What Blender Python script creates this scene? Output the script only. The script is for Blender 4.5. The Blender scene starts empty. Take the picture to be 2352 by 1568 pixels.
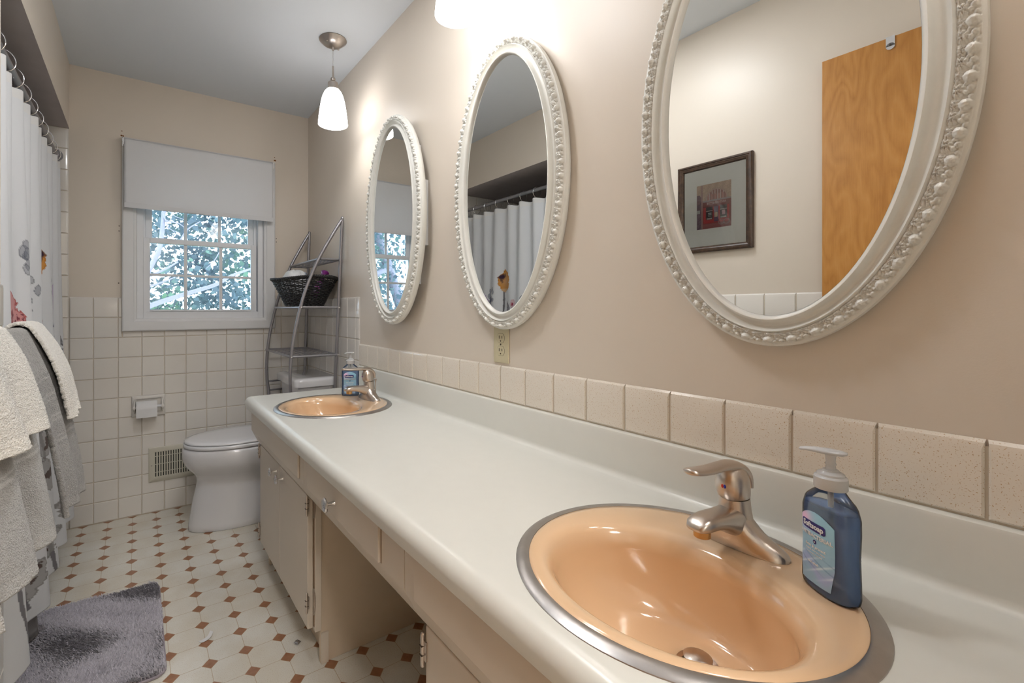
import bpy, bmesh, math, random
import numpy as np
from mathutils import Vector, Matrix
random.seed(7)
rng = np.random.default_rng(11)
S = bpy.context.scene
C = S.collection
PI = math.pi

# ------------------------------------------------------------------ geometry of the place (metres)
XW = 0.942          # right (mirror) wall
XT = 0.934          # face of its tiles
XL = -0.2895        # left wall / soffit face
YB = 3.0307         # back wall
YN = -0.14          # near wall with the doorway
ZC = 2.384          # ceiling
ZS = 2.052          # soffit underside
ZK = 0.745          # counter top
YA = 1.60           # near end of the tub alcove

# ------------------------------------------------------------------ materials
class N:
    """arithmetic on node sockets"""
    def __init__(s, nt, sock): s.nt, s.k = nt, sock
    def op(s, o, *a):
        n = s.nt.nodes.new('ShaderNodeMath'); n.operation = o
        for i, v in enumerate((s,) + a):
            if isinstance(v, N): s.nt.links.new(v.k, n.inputs[i])
            else: n.inputs[i].default_value = v
        return N(s.nt, n.outputs[0])
    def __add__(s, b): return s.op('ADD', b)
    def __sub__(s, b): return s.op('SUBTRACT', b)
    def __mul__(s, b): return s.op('MULTIPLY', b)
    def lt(s, b): return s.op('LESS_THAN', b)
    def mx(s, b): return s.op('MAXIMUM', b)
    def mn(s, b): return s.op('MINIMUM', b)
    def ab(s): return s.op('ABSOLUTE')
    def fr(s): return s.op('FRACT')

def rgb(c): return (c[0], c[1], c[2], 1)
def newmat(name):
    m = bpy.data.materials.new(name); m.use_nodes = True
    nt = m.node_tree; b = nt.nodes['Principled BSDF']
    return m, nt, b
def noise(nt, scale, detail=3, rough=.5, vec=None, dist=0):
    n = nt.nodes.new('ShaderNodeTexNoise'); n.inputs['Scale'].default_value = scale
    n.inputs['Detail'].default_value = detail; n.inputs['Roughness'].default_value = rough
    n.inputs['Distortion'].default_value = dist
    if vec is None:
        tc = nt.nodes.new('ShaderNodeTexCoord'); vec = tc.outputs['Object']
    nt.links.new(vec, n.inputs['Vector']); return n
def mixc(nt, fac, a, b):
    n = nt.nodes.new('ShaderNodeMix'); n.data_type = 'RGBA'
    for sock, v in ((n.inputs['Factor'], fac), (n.inputs['A'], a), (n.inputs['B'], b)):
        pass
    ins = [i for i in n.inputs if i.enabled]
    ins = {'f': n.inputs[0], 'a': n.inputs[6], 'b': n.inputs[7]}
    for k, v in (('f', fac), ('a', a), ('b', b)):
        if hasattr(v, 'k'): nt.links.new(v.k, ins[k])
        elif hasattr(v, 'is_output'): nt.links.new(v, ins[k])
        elif k == 'f': ins[k].default_value = v
        else: ins[k].default_value = rgb(v)
    return n.outputs[2]
def ramp(nt, sock, stops):
    r = nt.nodes.new('ShaderNodeValToRGB'); nt.links.new(sock, r.inputs[0])
    e = r.color_ramp.elements
    while len(e) < len(stops): e.new(.5)
    for i, (p, c) in enumerate(stops):
        e[i].position = p; e[i].color = rgb(c)
    return r.outputs[0]
def addbump(nt, b, sock, strength, dist=.001):
    bp = nt.nodes.new('ShaderNodeBump'); bp.inputs['Strength'].default_value = strength
    bp.inputs['Distance'].default_value = dist
    nt.links.new(sock, bp.inputs['Height']); nt.links.new(bp.outputs[0], b.inputs['Normal'])
def mat(name, col, rough=.5, metal=0, bump=None, var=None, coat=0, spec=.5, sheen=0, trans=0, ior=1.5, sub=0):
    m, nt, b = newmat(name)
    b.inputs['Base Color'].default_value = rgb(col); b.inputs['Roughness'].default_value = rough
    b.inputs['Metallic'].default_value = metal; b.inputs['Coat Weight'].default_value = coat
    b.inputs['Coat Roughness'].default_value = .08
    b.inputs['Specular IOR Level'].default_value = spec
    b.inputs['Sheen Weight'].default_value = sheen
    b.inputs['Transmission Weight'].default_value = trans
    b.inputs['IOR'].default_value = ior
    if var:
        n = noise(nt, var[0], 4)
        c2 = tuple(max(0, min(1, x * (1 - var[1]))) for x in col)
        nt.links.new(ramp(nt, n.outputs['Fac'], [(.35, c2), (.65, col)]), b.inputs['Base Color'])
    if bump:
        n = noise(nt, bump[0], 2); addbump(nt, b, n.outputs['Fac'], bump[1], bump[2] if len(bump) > 2 else .001)
    return m

M = {}
M['paint'] = mat('wall_paint', (.80, .72, .62), .38, bump=(420, .12, .0008), var=(2.2, .02), spec=.5)
M['paint_back'] = M['paint']
M['ceiling'] = mat('ceiling_paint', (.80, .85, .91), .8, bump=(260, .15, .0008))
M['soffit_shade'] = mat('soffit_underside_shade', (.62, .56, .56), .7, bump=(150, .3, .001), var=(9, .08))  # wall paint darkened to mauve: shade under the soffit, held in the colour
M['white_trim'] = mat('white_trim_paint', (.86, .865, .87), .38, var=(6, .02))
M['sash'] = mat('white_sash', (.88, .90, .93), .35)
M['vanity'] = mat('vanity_paint', (.76, .675, .57), .36, var=(3, .03))
M['vanity_in'] = mat('vanity_panel_paint', (.78, .65, .50), .42, var=(4, .05))
M['gap'] = mat('dark_gap', (.30, .18, .10), .8)
M['laminate'] = mat('counter_laminate', (.775, .775, .72), .26, var=(30, .012), spec=.5)
M['chrome'] = mat('chrome', (.86, .86, .87), .16, 1)
M['steel'] = mat('brushed_steel_ring', (.50, .475, .46), .33, 1, var=(40, .1))
M['nickel'] = mat('brushed_nickel', (.60, .54, .49), .30, 1)
M['nickel_lamp'] = mat('lamp_nickel', (.52, .47, .43), .28, 1)
M['brass'] = mat('brass', (.62, .40, .18), .3, 1)
M['frame_white'] = mat('frame_white_paint', (.88, .88, .83), .34, var=(25, .04), spec=.5)
M['mirror'] = mat('mirror_silver', (.90, .92, .92), .0, 1)
M['porcelain'] = mat('white_porcelain', (.80, .80, .82), .10, coat=.5, spec=.6)
M['seat'] = mat('toilet_seat_plastic', (.82, .83, .86), .16, coat=.4)
M['rack'] = mat('rack_grey_metal', (.36, .355, .38), .36, .75)
M['shade_cloth'] = None
M['black'] = mat('black_straw', (.010, .010, .012), .5, bump=(900, .5, .001), spec=.7)
M['towel_white'] = mat('white_terry', (.86, .84, .78), .95, bump=(420, .9, .004), sheen=.5, var=(160, .06))
M['cloth_white'] = mat('white_cloth', (.80, .82, .84), .9, bump=(300, .6, .002), sheen=.3)
M['plate'] = mat('outlet_ivory', (.66, .60, .41), .35)
M['slot'] = mat('outlet_slot', (.07, .05, .03), .6)
M['vent'] = mat('vent_enamel', (.66, .63, .53), .4)
M['ventdark'] = mat('vent_dark', (.035, .035, .03), .8)
M['paper'] = mat('tissue_paper', (.84, .84, .84), .9, bump=(200, .2, .001))
M['core'] = mat('cardboard_core', (.42, .33, .24), .9)
M['liner'] = mat('grey_liner', (.27, .265, .275), .5, sheen=.2)
M['tub'] = mat('peach_enamel', (.72, .38, .16), .15, coat=.5)
M['sink'] = mat('peach_porcelain', (.84, .57, .345), .12, coat=.6, spec=.6)
M['rust'] = mat('rust_stain', (.25, .09, .02), .9)
M['mat_board'] = mat('mat_board', (.86, .89, .85), .8)
M['rubber'] = mat('dark_rubber', (.05, .05, .05), .7)
M['pump'] = mat('clear_white_plastic', (.88, .90, .92), .22, trans=.35, ior=1.45)
M['navy'] = mat('label_navy', (.03, .025, .20), .4)
M['white_ink'] = mat('white_ink', (.85, .87, .9), .5)
M['grey_ink'] = mat('blue_ink', (.10, .12, .35), .5)
M['purple'] = mat('purple_plastic', (.30, .02, .30), .25, coat=.3)
M['branch'] = mat('bark', (.22, .22, .27), .9, bump=(60, .6, .01))
M['foil'] = mat('foil', (.55, .55, .56), .25, .9)
M['red'] = mat('red_dot', (.7, .05, .03), .4)
M['bluedot'] = mat('blue_dot', (.03, .05, .5), .4)
M['slate'] = mat('hall_floor_wood', (.32, .2, .12), .4)
M['hallpaint'] = mat('hall_paint', (.80, .76, .68), .6)

def m_floor():
    m, nt, b = newmat('octagon_vinyl')
    tc = nt.nodes.new('ShaderNodeTexCoord'); sp = nt.nodes.new('ShaderNodeSeparateXYZ')
    nt.links.new(tc.outputs['Object'], sp.inputs[0])
    g = .1071
    a = ((N(nt, sp.outputs[0]) + .2341) * (1 / g) + 100.5).fr() - .5
    c = ((N(nt, sp.outputs[1]) - 2.9188) * (1 / g) + 100.5).fr() - .5
    a = a.ab(); c = c.ab()
    dot = (a + c).lt(.214); edge = ((a + c) - .222).ab().lt(.009)
    line = a.mn(c).lt(.0085)
    grout = line.mx(edge)
    sp1 = noise(nt, 420, 2); sp2 = noise(nt, 5, 3)
    base = ramp(nt, sp1.outputs['Fac'], [(.30, (.66, .57, .44)), (.40, (.85, .82, .74)), (.6, (.87, .845, .77))])
    dirt = ramp(nt, sp2.outputs['Fac'], [(.35, (.90, .86, .80)), (.6, (1, 1, 1))])
    mul = nt.nodes.new('ShaderNodeMix'); mul.data_type = 'RGBA'; mul.blend_type = 'MULTIPLY'
    mul.inputs[0].default_value = 1; nt.links.new(base, mul.inputs[6]); nt.links.new(dirt, mul.inputs[7])
    col = mixc(nt, grout, mul.outputs[2], (.60, .48, .34))
    dn = noise(nt, 60, 2)
    dcol = ramp(nt, dn.outputs['Fac'], [(.3, (.34, .155, .075)), (.7, (.42, .205, .11))])
    col = mixc(nt, dot, col, dcol)
    nt.links.new(col, b.inputs['Base Color']); b.inputs['Roughness'].default_value = .33
    b.inputs['Specular IOR Level'].default_value = .4
    h = (grout * -1) + N(nt, sp1.outputs['Fac']) * .15
    addbump(nt, b, h.k, .25, .001)
    return m
M['floor'] = m_floor()

def m_tile(name, c0, c1, speck):
    m, nt, b = newmat(name)
    n1 = noise(nt, 520, 1); n2 = noise(nt, 3, 2)
    base = ramp(nt, n2.outputs['Fac'], [(.3, c1), (.7, c0)])
    if speck:
        f = ramp(nt, n1.outputs['Fac'], [(.27, (1, 1, 1)), (.36, (0, 0, 0))])
        base = mixc(nt, f, base, (.55, .37, .20))
    nt.links.new(base, b.inputs['Base Color']); b.inputs['Roughness'].default_value = .15
    b.inputs['Specular IOR Level'].default_value = .55; b.inputs['Coat Weight'].default_value = .3
    n3 = noise(nt, 22, 2); addbump(nt, b, n3.outputs['Fac'], .12, .001)
    return m
M['tile'] = m_tile('cream_tile', (.86, .83, .78), (.83, .79, .735), False)
M['tile_speck'] = m_tile('speckled_cream_tile', (.88, .82, .725), (.86, .795, .695), True)
M['grout'] = mat('tile_grout', (.66, .58, .47), .8)

def m_wood():
    m, nt, b = newmat('birch_veneer')
    tc = nt.nodes.new('ShaderNodeTexCoord'); mp = nt.nodes.new('ShaderNodeMapping')
    nt.links.new(tc.outputs['Object'], mp.inputs['Vector']); mp.inputs['Scale'].default_value = (1, 3.4, .85)
    n0 = noise(nt, 1.6, 3, .5, mp.outputs[0], .4)
    r = nt.nodes.new('ShaderNodeMath'); r.operation = 'MULTIPLY'; r.inputs[1].default_value = 16
    nt.links.new(n0.outputs['Fac'], r.inputs[0]); fr = N(nt, r.outputs[0]).fr()
    tri = (fr - .5).ab() * 2
    grain = noise(nt, 9, 5, .7, mp.outputs[0])
    mp2 = nt.nodes.new('ShaderNodeMapping'); nt.links.new(tc.outputs['Object'], mp2.inputs['Vector'])
    mp2.inputs['Scale'].default_value = (1, 60, 3)
    fine = noise(nt, 5, 3, .6, mp2.outputs[0])
    v = tri * .20 + N(nt, grain.outputs['Fac']) * .4 + N(nt, fine.outputs['Fac']) * .3
    nt.links.new(ramp(nt, v.k, [(.2, (.42, .175, .035)), (.5, (.57, .265, .065)), (.8, (.66, .35, .11))]), b.inputs['Base Color'])
    b.inputs['Roughness'].default_value = .33
    return m
M['door'] = m_wood()

def m_dark_wood():
    m, nt, b = newmat('dark_walnut_frame')
    n = noise(nt, 60, 5, .7)
    nt.links.new(ramp(nt, n.outputs['Fac'], [(.3, (.025, .013, .008)), (.7, (.10, .055, .032))]), b.inputs['Base Color'])
    b.inputs['Roughness'].default_value = .35
    return m
M['walnut'] = m_dark_wood()

def m_vcol(name, rough, bump=None, sheen=0, trans=0):
    m, nt, b = newmat(name)
    a = nt.nodes.new('ShaderNodeAttribute'); a.attribute_name = 'Col'
    nt.links.new(a.outputs['Color'], b.inputs['Base Color']); b.inputs['Roughness'].default_value = rough
    b.inputs['Sheen Weight'].default_value = sheen
    if bump:
        n = noise(nt, bump[0], 2); addbump(nt, b, n.outputs['Fac'], bump[1], bump[2])
    if trans:
        t = nt.nodes.new('ShaderNodeBsdfTranslucent'); mx = nt.nodes.new('ShaderNodeMixShader')
        nt.links.new(a.outputs['Color'], t.inputs[0]); mx.inputs[0].default_value = trans
        out = nt.nodes['Material Output']
        nt.links.new(b.outputs[0], mx.inputs[1]); nt.links.new(t.outputs[0], mx.inputs[2]); nt.links.new(mx.outputs[0], out.inputs[0])
    return m
M['curtain'] = m_vcol('printed_curtain_cloth', .85, (900, .25, .0006), .1, .16)
M['art'] = m_vcol('printed_picture', .6)
M['label'] = m_vcol('printed_label', .3)
M['label2'] = m_vcol('printed_wrap', .3)
M['terry_dark'] = m_vcol('grey_terry_dark', .95, (430, .9, .004), .4)
M['pile'] = m_vcol('grey_shag', .95, None, .3)

def m_translucent(name, col, fac):
    m, nt, b = newmat(name)
    b.inputs['Base Color'].default_value = rgb(col); b.inputs['Roughness'].default_value = .8
    t = nt.nodes.new('ShaderNodeBsdfTranslucent'); t.inputs[0].default_value = rgb(col)
    mx = nt.nodes.new('ShaderNodeMixShader'); mx.inputs[0].default_value = fac
    nt.links.new(b.outputs[0], mx.inputs[1]); nt.links.new(t.outputs[0], mx.inputs[2])
    nt.links.new(mx.outputs[0], nt.nodes['Material Output'].inputs[0])
    n = noise(nt, 7, 2); addbump(nt, b, n.outputs['Fac'], .15, .01)
    return m
M['shade_cloth'] = m_translucent('blind_cloth', (.92, .93, .95), .18)

def m_glass(name, tint=(1, 1, 1), f=.06):
    m, nt, b = newmat(name); nt.nodes.remove(b)
    t = nt.nodes.new('ShaderNodeBsdfTransparent'); t.inputs[0].default_value = rgb(tint)
    g = nt.nodes.new('ShaderNodeBsdfGlossy'); g.inputs['Roughness'].default_value = .02
    fn = nt.nodes.new('ShaderNodeFresnel'); fn.inputs[0].default_value = 1.45
    mx = nt.nodes.new('ShaderNodeMixShader')
    nt.links.new(fn.outputs[0], mx.inputs[0]); nt.links.new(t.outputs[0], mx.inputs[1]); nt.links.new(g.outputs[0], mx.inputs[2])
    nt.links.new(mx.outputs[0], nt.nodes['Material Output'].inputs[0])
    return m
M['pane'] = m_glass('window_glass', (.95, .98, 1))
M['clear'] = m_glass('picture_glass', (1, 1, 1))
M['bottle'] = m_glass('clear_bottle_plastic', (.93, .96, .98))
def m_liquid():
    m, nt, b = newmat('blue_soap'); nt.nodes.remove(b)
    t = nt.nodes.new('ShaderNodeBsdfTransparent'); t.inputs[0].default_value = (.82, .90, 1, 1)
    d = nt.nodes.new('ShaderNodeBsdfPrincipled'); d.inputs['Base Color'].default_value = (.30, .50, .95, 1)
    d.inputs['Roughness'].default_value = .1
    mx = nt.nodes.new('ShaderNodeMixShader'); mx.inputs[0].default_value = .50
    nt.links.new(t.outputs[0], mx.inputs[1]); nt.links.new(d.outputs[0], mx.inputs[2])
    nt.links.new(mx.outputs[0], nt.nodes['Material Output'].inputs[0])
    return m
M['liquid'] = m_liquid()
def m_emit(name, col, st):
    m, nt, b = newmat(name)
    b.inputs['Base Color'].default_value = (.9, .9, .9, 1); b.inputs['Roughness'].default_value = .25
    b.inputs['Emission Color'].default_value = rgb(col); b.inputs['Emission Strength'].default_value = st
    return m
M['lampglass'] = m_emit('lit_opal_glass', (1, .98, .98), 4.6)
M['bulb'] = m_emit('lit_bulb', (1, .95, .88), 18.0)
M['hall_fill'] = m_emit('hall_fill_diffuser', (1, .94, .88), 48.0)  # emitter of the fill lamp added in the hall
def m_leaf():
    m, nt, b = newmat('leaf')
    oi = nt.nodes.new('ShaderNodeTexCoord')
    n = noise(nt, 1.7, 2)
    col = ramp(nt, n.outputs['Fac'], [(.35, (.085, .125, .16)), (.55, (.13, .20, .22)), (.75, (.16, .33, .18))])
    nt.links.new(col, b.inputs['Base Color']); b.inputs['Roughness'].default_value = .5
    t = nt.nodes.new('ShaderNodeBsdfTranslucent'); nt.links.new(col, t.inputs[0])
    mx = nt.nodes.new('ShaderNodeMixShader'); mx.inputs[0].default_value = .5
    nt.links.new(b.outputs[0], mx.inputs[1]); nt.links.new(t.outputs[0], mx.inputs[2])
    nt.links.new(mx.outputs[0], nt.nodes['Material Output'].inputs[0])
    return m
M['leaf'] = m_leaf()

# ------------------------------------------------------------------ building helpers
def finish(o, ang=32):
    me = o.data; bm = bmesh.new(); bm.from_mesh(me)
    bmesh.ops.recalc_face_normals(bm, faces=bm.faces)
    lim = math.radians(ang)
    for e in bm.edges:
        e.smooth = not (len(e.link_faces) == 2 and e.calc_face_angle(0) > lim)
    for f in bm.faces: f.smooth = True
    bm.to_mesh(me); bm.free()
def link(o, parent=None):
    C.objects.link(o)
    if parent is not None:
        o.parent = parent
        if parent.type == 'EMPTY' and not parent.get('_local'):
            o.matrix_parent_inverse = (Matrix.Translation(parent.location) @ parent.rotation_euler.to_matrix().to_4x4()).inverted()
    return o
def obj(name, bm, m, parent=None, bevel=0, ang=32, seg=2, clean=True, kind=None, label=None):
    me = bpy.data.meshes.new(name)
    if isinstance(bm, bmesh.types.BMesh): bm.to_mesh(me); bm.free()
    else: me = bm
    o = bpy.data.objects.new(name, me)
    for x in (m if isinstance(m, (list, tuple)) else [m]): me.materials.append(x)
    link(o, parent)
    if clean: finish(o, ang)
    if bevel:
        md = o.modifiers.new('bevel', 'BEVEL'); md.width = bevel; md.segments = seg; md.limit_method = 'ANGLE'
        md.angle_limit = math.radians(40); md.harden_normals = True
    if kind: o['kind'] = kind
    if label: o['label'] = label
    return o
def tag(o, label, cat, group=None, kind=None):
    o['label'] = label; o['category'] = cat
    if group: o['group'] = group
    if kind: o['kind'] = kind
    return o
def thing(name, label, cat, loc=(0, 0, 0), rotz=0, group=None, local=False):
    o = bpy.data.objects.new(name, None); o.empty_display_size = .05
    o.location = loc; o.rotation_euler = (0, 0, rotz); C.objects.link(o)
    if local: o['_local'] = 1
    return tag(o, label, cat, group)
def dup(root, loc, rotz=None, label=None):
    def cp(o, par):
        c = o.copy(); C.objects.link(c)
        if par is not None: c.parent = par
        for ch in list(o.children): cp(ch, c)
        return c
    r = cp(root, None); r.location = loc
    if rotz is not None: r.rotation_euler = (0, 0, rotz)
    if label: r['label'] = label
    return r
def B(): return bmesh.new()
def box(bm, x0, x1, y0, y1, z0, z1, mi=0):
    v = [bm.verts.new(p) for p in ((x0, y0, z0), (x1, y0, z0), (x1, y1, z0), (x0, y1, z0), (x0, y0, z1), (x1, y0, z1), (x1, y1, z1), (x0, y1, z1))]
    for f in ((0, 3, 2, 1), (4, 5, 6, 7), (0, 1, 5, 4), (1, 2, 6, 5), (2, 3, 7, 6), (3, 0, 4, 7)):
        bm.faces.new([v[i] for i in f]).material_index = mi
    return bm
def prism(bm, poly, axis, a0, a1):
    """poly in the plane across `axis`, extruded from a0 to a1"""
    def p3(p, a): return {'x': (a, p[0], p[1]), 'y': (p[0], a, p[1]), 'z': (p[0], p[1], a)}[axis]
    A = [bm.verts.new(p3(p, a0)) for p in poly]; D = [bm.verts.new(p3(p, a1)) for p in poly]
    n = len(poly)
    for i in range(n): bm.faces.new((A[i], A[(i + 1) % n], D[(i + 1) % n], D[i]))
    bm.faces.new(A); bm.faces.new(D[::-1]); return bm
def loft(bm, rings, cap=True, closed=True):
    R = [[bm.verts.new(p) for p in r] for r in rings]; n = len(R[0])
    for a, b in zip(R, R[1:]):
        for i in range(n if closed else n - 1):
            j = (i + 1) % n
            bm.faces.new((a[i], a[j], b[j], b[i]))
    if cap: bm.faces.new(R[0][::-1]); bm.faces.new(R[-1])
    return bm
def lathe(bm, prof, c=(0, 0, 0), n=32, mtx=None, sx=1, sy=1, cap=True):
    rings = []
    for r, z in prof:
        ring = []
        for i in range(n):
            a = 2 * PI * i / n; p = Vector((r * sx * math.cos(a), r * sy * math.sin(a), z))
            if mtx is not None: p = mtx @ p
            ring.append(p + Vector(c))
        rings.append(ring)
    return loft(bm, rings, cap)
def tube(bm, pts, r, n=10, cap=True):
    pts = [Vector(p) for p in pts]; rings = []
    rs = r if isinstance(r, (list, tuple)) else [r] * len(pts)
    up = None
    for i, p in enumerate(pts):
        t = (pts[min(i + 1, len(pts) - 1)] - pts[max(i - 1, 0)]).normalized()
        if up is None:
            up = Vector((0, 0, 1)) if abs(t.z) < .9 else Vector((1, 0, 0))
        a = (up - t * up.dot(t)).normalized(); b = t.cross(a); up = a
        rings.append([p + (a * math.cos(2 * PI * k / n) + b * math.sin(2 * PI * k / n)) * rs[i] for k in range(n)])
    return loft(bm, rings, cap)
def smooth_path(pts, n=6):
    """Catmull-Rom through points"""
    P = [Vector(p) for p in pts]; out = []
    for i in range(len(P) - 1):
        p0 = P[max(i - 1, 0)]; p1 = P[i]; p2 = P[i + 1]; p3 = P[min(i + 2, len(P) - 1)]
        for k in range(n):
            t = k / n
            out.append(.5 * ((2 * p1) + (p2 - p0) * t + (2 * p0 - 5 * p1 + 4 * p2 - p3) * t * t + (3 * p1 - p0 - 3 * p2 + p3) * t ** 3))
    out.append(P[-1]); return out
def ball(bm, c, r, seg=12, sc=(1, 1, 1)):
    g = bmesh.ops.create_uvsphere(bm, u_segments=seg, v_segments=max(6, seg // 2 + 2), radius=r)
    bmesh.ops.scale(bm, vec=sc, verts=g['verts']); bmesh.ops.translate(bm, vec=c, verts=g['verts']); return bm
def npgrid(name, P, col=None, closed_u=False, closed_v=False):
    """P: (nu,nv,3) array -> quad mesh; col (nu,nv,3) linear colours"""
    nu, nv = P.shape[:2]; me = bpy.data.meshes.new(name)
    idx = np.arange(nu * nv).reshape(nu, nv)
    A = np.vstack([idx, idx[:1]]) if closed_u else idx
    A = np.hstack([A, A[:, :1]]) if closed_v else A
    f = np.stack([A[:-1, :-1], A[1:, :-1], A[1:, 1:], A[:-1, 1:]], -1).reshape(-1, 4)
    me.vertices.add(nu * nv); me.vertices.foreach_set('co', P.reshape(-1).astype(np.float32))
    me.loops.add(f.size); me.loops.foreach_set('vertex_index', f.reshape(-1).astype(np.int32))
    me.polygons.add(len(f)); me.polygons.foreach_set('loop_start', (np.arange(len(f)) * 4).astype(np.int32))
    me.polygons.foreach_set('loop_total', np.full(len(f), 4, np.int32))
    me.polygons.foreach_set('use_smooth', np.ones(len(f), bool)); me.update(calc_edges=True)
    if col is not None:
        ca = me.color_attributes.new('Col', 'FLOAT_COLOR', 'POINT')
        cc = np.ones((nu * nv, 4), np.float32); cc[:, :3] = col.reshape(-1, 3); ca.data.foreach_set('color', cc.reshape(-1))
    return me
def text_mesh(s, size, extrude=.0003, bold=0):
    cu = bpy.data.curves.new('t', 'FONT'); cu.body = s; cu.size = size; cu.align_x = 'CENTER'; cu.align_y = 'CENTER'
    cu.extrude = extrude; cu.offset = bold; cu.resolution_u = 2
    o = bpy.data.objects.new('t', cu); C.objects.link(o)
    bpy.context.view_layer.update()
    me = bpy.data.meshes.new_from_object(o.evaluated_get(bpy.context.evaluated_depsgraph_get()))
    bpy.data.objects.remove(o); bpy.data.curves.remove(cu); return me

# ------------------------------------------------------------------ tiles
def tiles(bm, O, U, V, Nn, us, vs, skip=None, bull=(), over=None):
    """pillowed tiles between the grid lines us x vs on the plane O + uU + vV; bull: set of sides that are bullnosed"""
    O, U, V, Nn = Vector(O), Vector(U), Vector(V), Vector(Nn)
    g = .0008
    for i in range(len(us) - 1):
        for j in range(len(vs) - 1):
            a, b, c, d = us[i] + g, us[i + 1] - g, vs[j] + g, vs[j + 1] - g
            if skip and skip((a + b) / 2, (c + d) / 2): continue
            L = 'l' in bull and i == 0; R = 'r' in bull and i == len(us) - 2
            T = 't' in bull and j == len(vs) - 2; D_ = 'b' in bull and j == 0
            lv = [(0, .0005), (.0010, .0056), (.0035, .0078)]
            bl = [0, .0045, .013]
            rings = []
            for k, (ins, w) in enumerate(lv):
                i0 = a + (bl[k] if L else ins); i1 = b - (bl[k] if R else ins)
                j0 = c + (bl[k] if D_ else ins); j1 = d - (bl[k] if T else ins)
                rings.append([O + U * x + V * y + Nn * w for x, y in ((i0, j0), (i1, j0), (i1, j1), (i0, j1))])
            R_ = [[bm.verts.new(p) for p in r] for r in rings]
            for p, q in zip(R_, R_[1:]):
                for k in range(4): bm.faces.new((p[k], p[(k + 1) % 4], q[(k + 1) % 4], q[k]))
            bm.faces.new(R_[-1])
def grout(bm, O, U, V, Nn, u0, u1, v0, v1, w=.0045):
    O, U, V, Nn = Vector(O), Vector(U), Vector(V), Vector(Nn)
    q = [O + U * x + V * y + Nn * w for x, y in ((u0, v0), (u1, v0), (u1, v1), (u0, v1))]
    f = bm.faces.new([bm.verts.new(p) for p in q]); f.material_index = 1

# ------------------------------------------------------------------ room shell
def struct(name, bm, m, parent=None, **k): return obj(name, bm, m, parent, kind='structure', **k)
T = .108
bm = B(); box(bm, -1.3, 1.3, -1.7, YB + .12, -.06, 0); struct('floor', bm, M['floor'])
bm = B(); box(bm, -1.3, 1.3, -1.7, YB + .12, ZC, ZC + .06); struct('ceiling', bm, M['ceiling'])
bm = B(); box(bm, XW, XW + .1, YN - .1, YB + .1, 0, ZC); wr = struct('wall_right', bm, M['paint'])
# back wall with the window opening
WX0, WX1, WZ0, WZ1 = .0, .657, 1.075, 1.985
bm = B()
box(bm, -1.1, WX0, YB, YB + .12, 0, ZC); box(bm, WX1, XW, YB, YB + .12, 0, ZC)
box(bm, WX0, WX1, YB, YB + .12, 0, WZ0); box(bm, WX0, WX1, YB, YB + .12, WZ1, ZC)
wb = struct('wall_back', bm, M['paint'])
# left wall up to the alcove, then the tub's outer wall and near end wall
bm = B(); box(bm, XL - .12, XL, YN - .1, YA, 0, ZC); wl = struct('wall_left', bm, M['paint'])
bm = B(); box(bm, -1.1, XL - .12, YA - .12, YA, 0, ZC); struct('wall_inner', bm, M['paint'])
bm = B(); box(bm, -1.16, -1.06, YA - .12, YB, 0, ZC); struct('wall_outer', bm, M['paint'])
# soffit: a box above the tub, its underside darker, the shade put into its colour
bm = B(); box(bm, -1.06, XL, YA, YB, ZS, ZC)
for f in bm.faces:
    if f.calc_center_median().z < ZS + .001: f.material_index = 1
so = struct('ceiling_low', bm, [M['paint'], M['soffit_shade']])
# near wall with doorway, hall behind it
DX0, DX1, DZ = XL + .02, .40, 2.05
bm = B(); box(bm, DX1, XW, YN - .1, YN, 0, ZC); box(bm, XL, DX1, YN - .1, YN, DZ, ZC); box(bm, XL, DX0, YN - .1, YN, 0, DZ)
struct('wall_near', bm, M['paint'])
bm = B()
box(bm, -1.3, 1.3, -1.7, -1.6, 0, ZC); box(bm, -1.3, -1.2, -1.6, YN - .1, 0, ZC); box(bm, 1.2, 1.3, -1.6, YN - .1, 0, ZC)
box(bm, -1.2, XL - .12, YN - .2, YN - .1, 0, ZC); box(bm, XW + .1, 1.2, YN - .2, YN - .1, 0, ZC)
struct('wall_rear', bm, M['hallpaint'])
bm = B(); box(bm, DX0 - .06, DX0, YN - .115, YN - .1, 0, DZ + .06); box(bm, DX1, DX1 + .06, YN - .115, YN - .1, 0, DZ + .06); box(bm, DX0, DX1, YN - .115, YN - .1, DZ, DZ + .06)
struct('trim_1', bm, M['white_trim'], bevel=.003)

# tiled wainscots
us = [-.1909 + k * .1065 for k in range(-1, 12)]; us = [XL] + [u for u in us if XL + .01 < u < XT - .01] + [XT]
vs = [.0034 + k * T for k in range(0, 12)]
bm = B()
inwin = lambda x, z: -.03 < x < .69 and z > 1.045
def clip_rows(x0, x1): pass
tiles(bm, (0, YB, 0), (1, 0, 0), (0, 0, 1), (0, -1, 0), us, vs[:10], None)
u_l = [u for u in us if u < -.07] + [-.066]; u_r = [.728] + [u for u in us if u > .74]
for (uu) in (u_l, u_r): tiles(bm, (0, YB, 0), (1, 0, 0), (0, 0, 1), (0, -1, 0), uu, vs[9:], None, bull={'t'})
um = [-.0655] + [u for u in us if -.05 < u < .72] + [.7275]
tiles(bm, (0, YB, 0), (1, 0, 0), (0, 0, 1), (0, -1, 0), um, [vs[9], 1.0095], None)
grout(bm, (0, YB, 0), (1, 0, 0), (0, 0, 1), (0, -1, 0), XL, XT, 0, vs[9]); grout(bm, (0, YB, 0), (1, 0, 0), (0, 0, 1), (0, -1, 0), XL, -.066, vs[9], vs[11] - .008)
grout(bm, (0, YB, 0), (1, 0, 0), (0, 0, 1), (0, -1, 0), .728, XT, vs[9], vs[11] - .008); grout(bm, (0, YB, 0), (1, 0, 0), (0, 0, 1), (0, -1, 0), -.066, .728, vs[9], 1.008)
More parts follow.
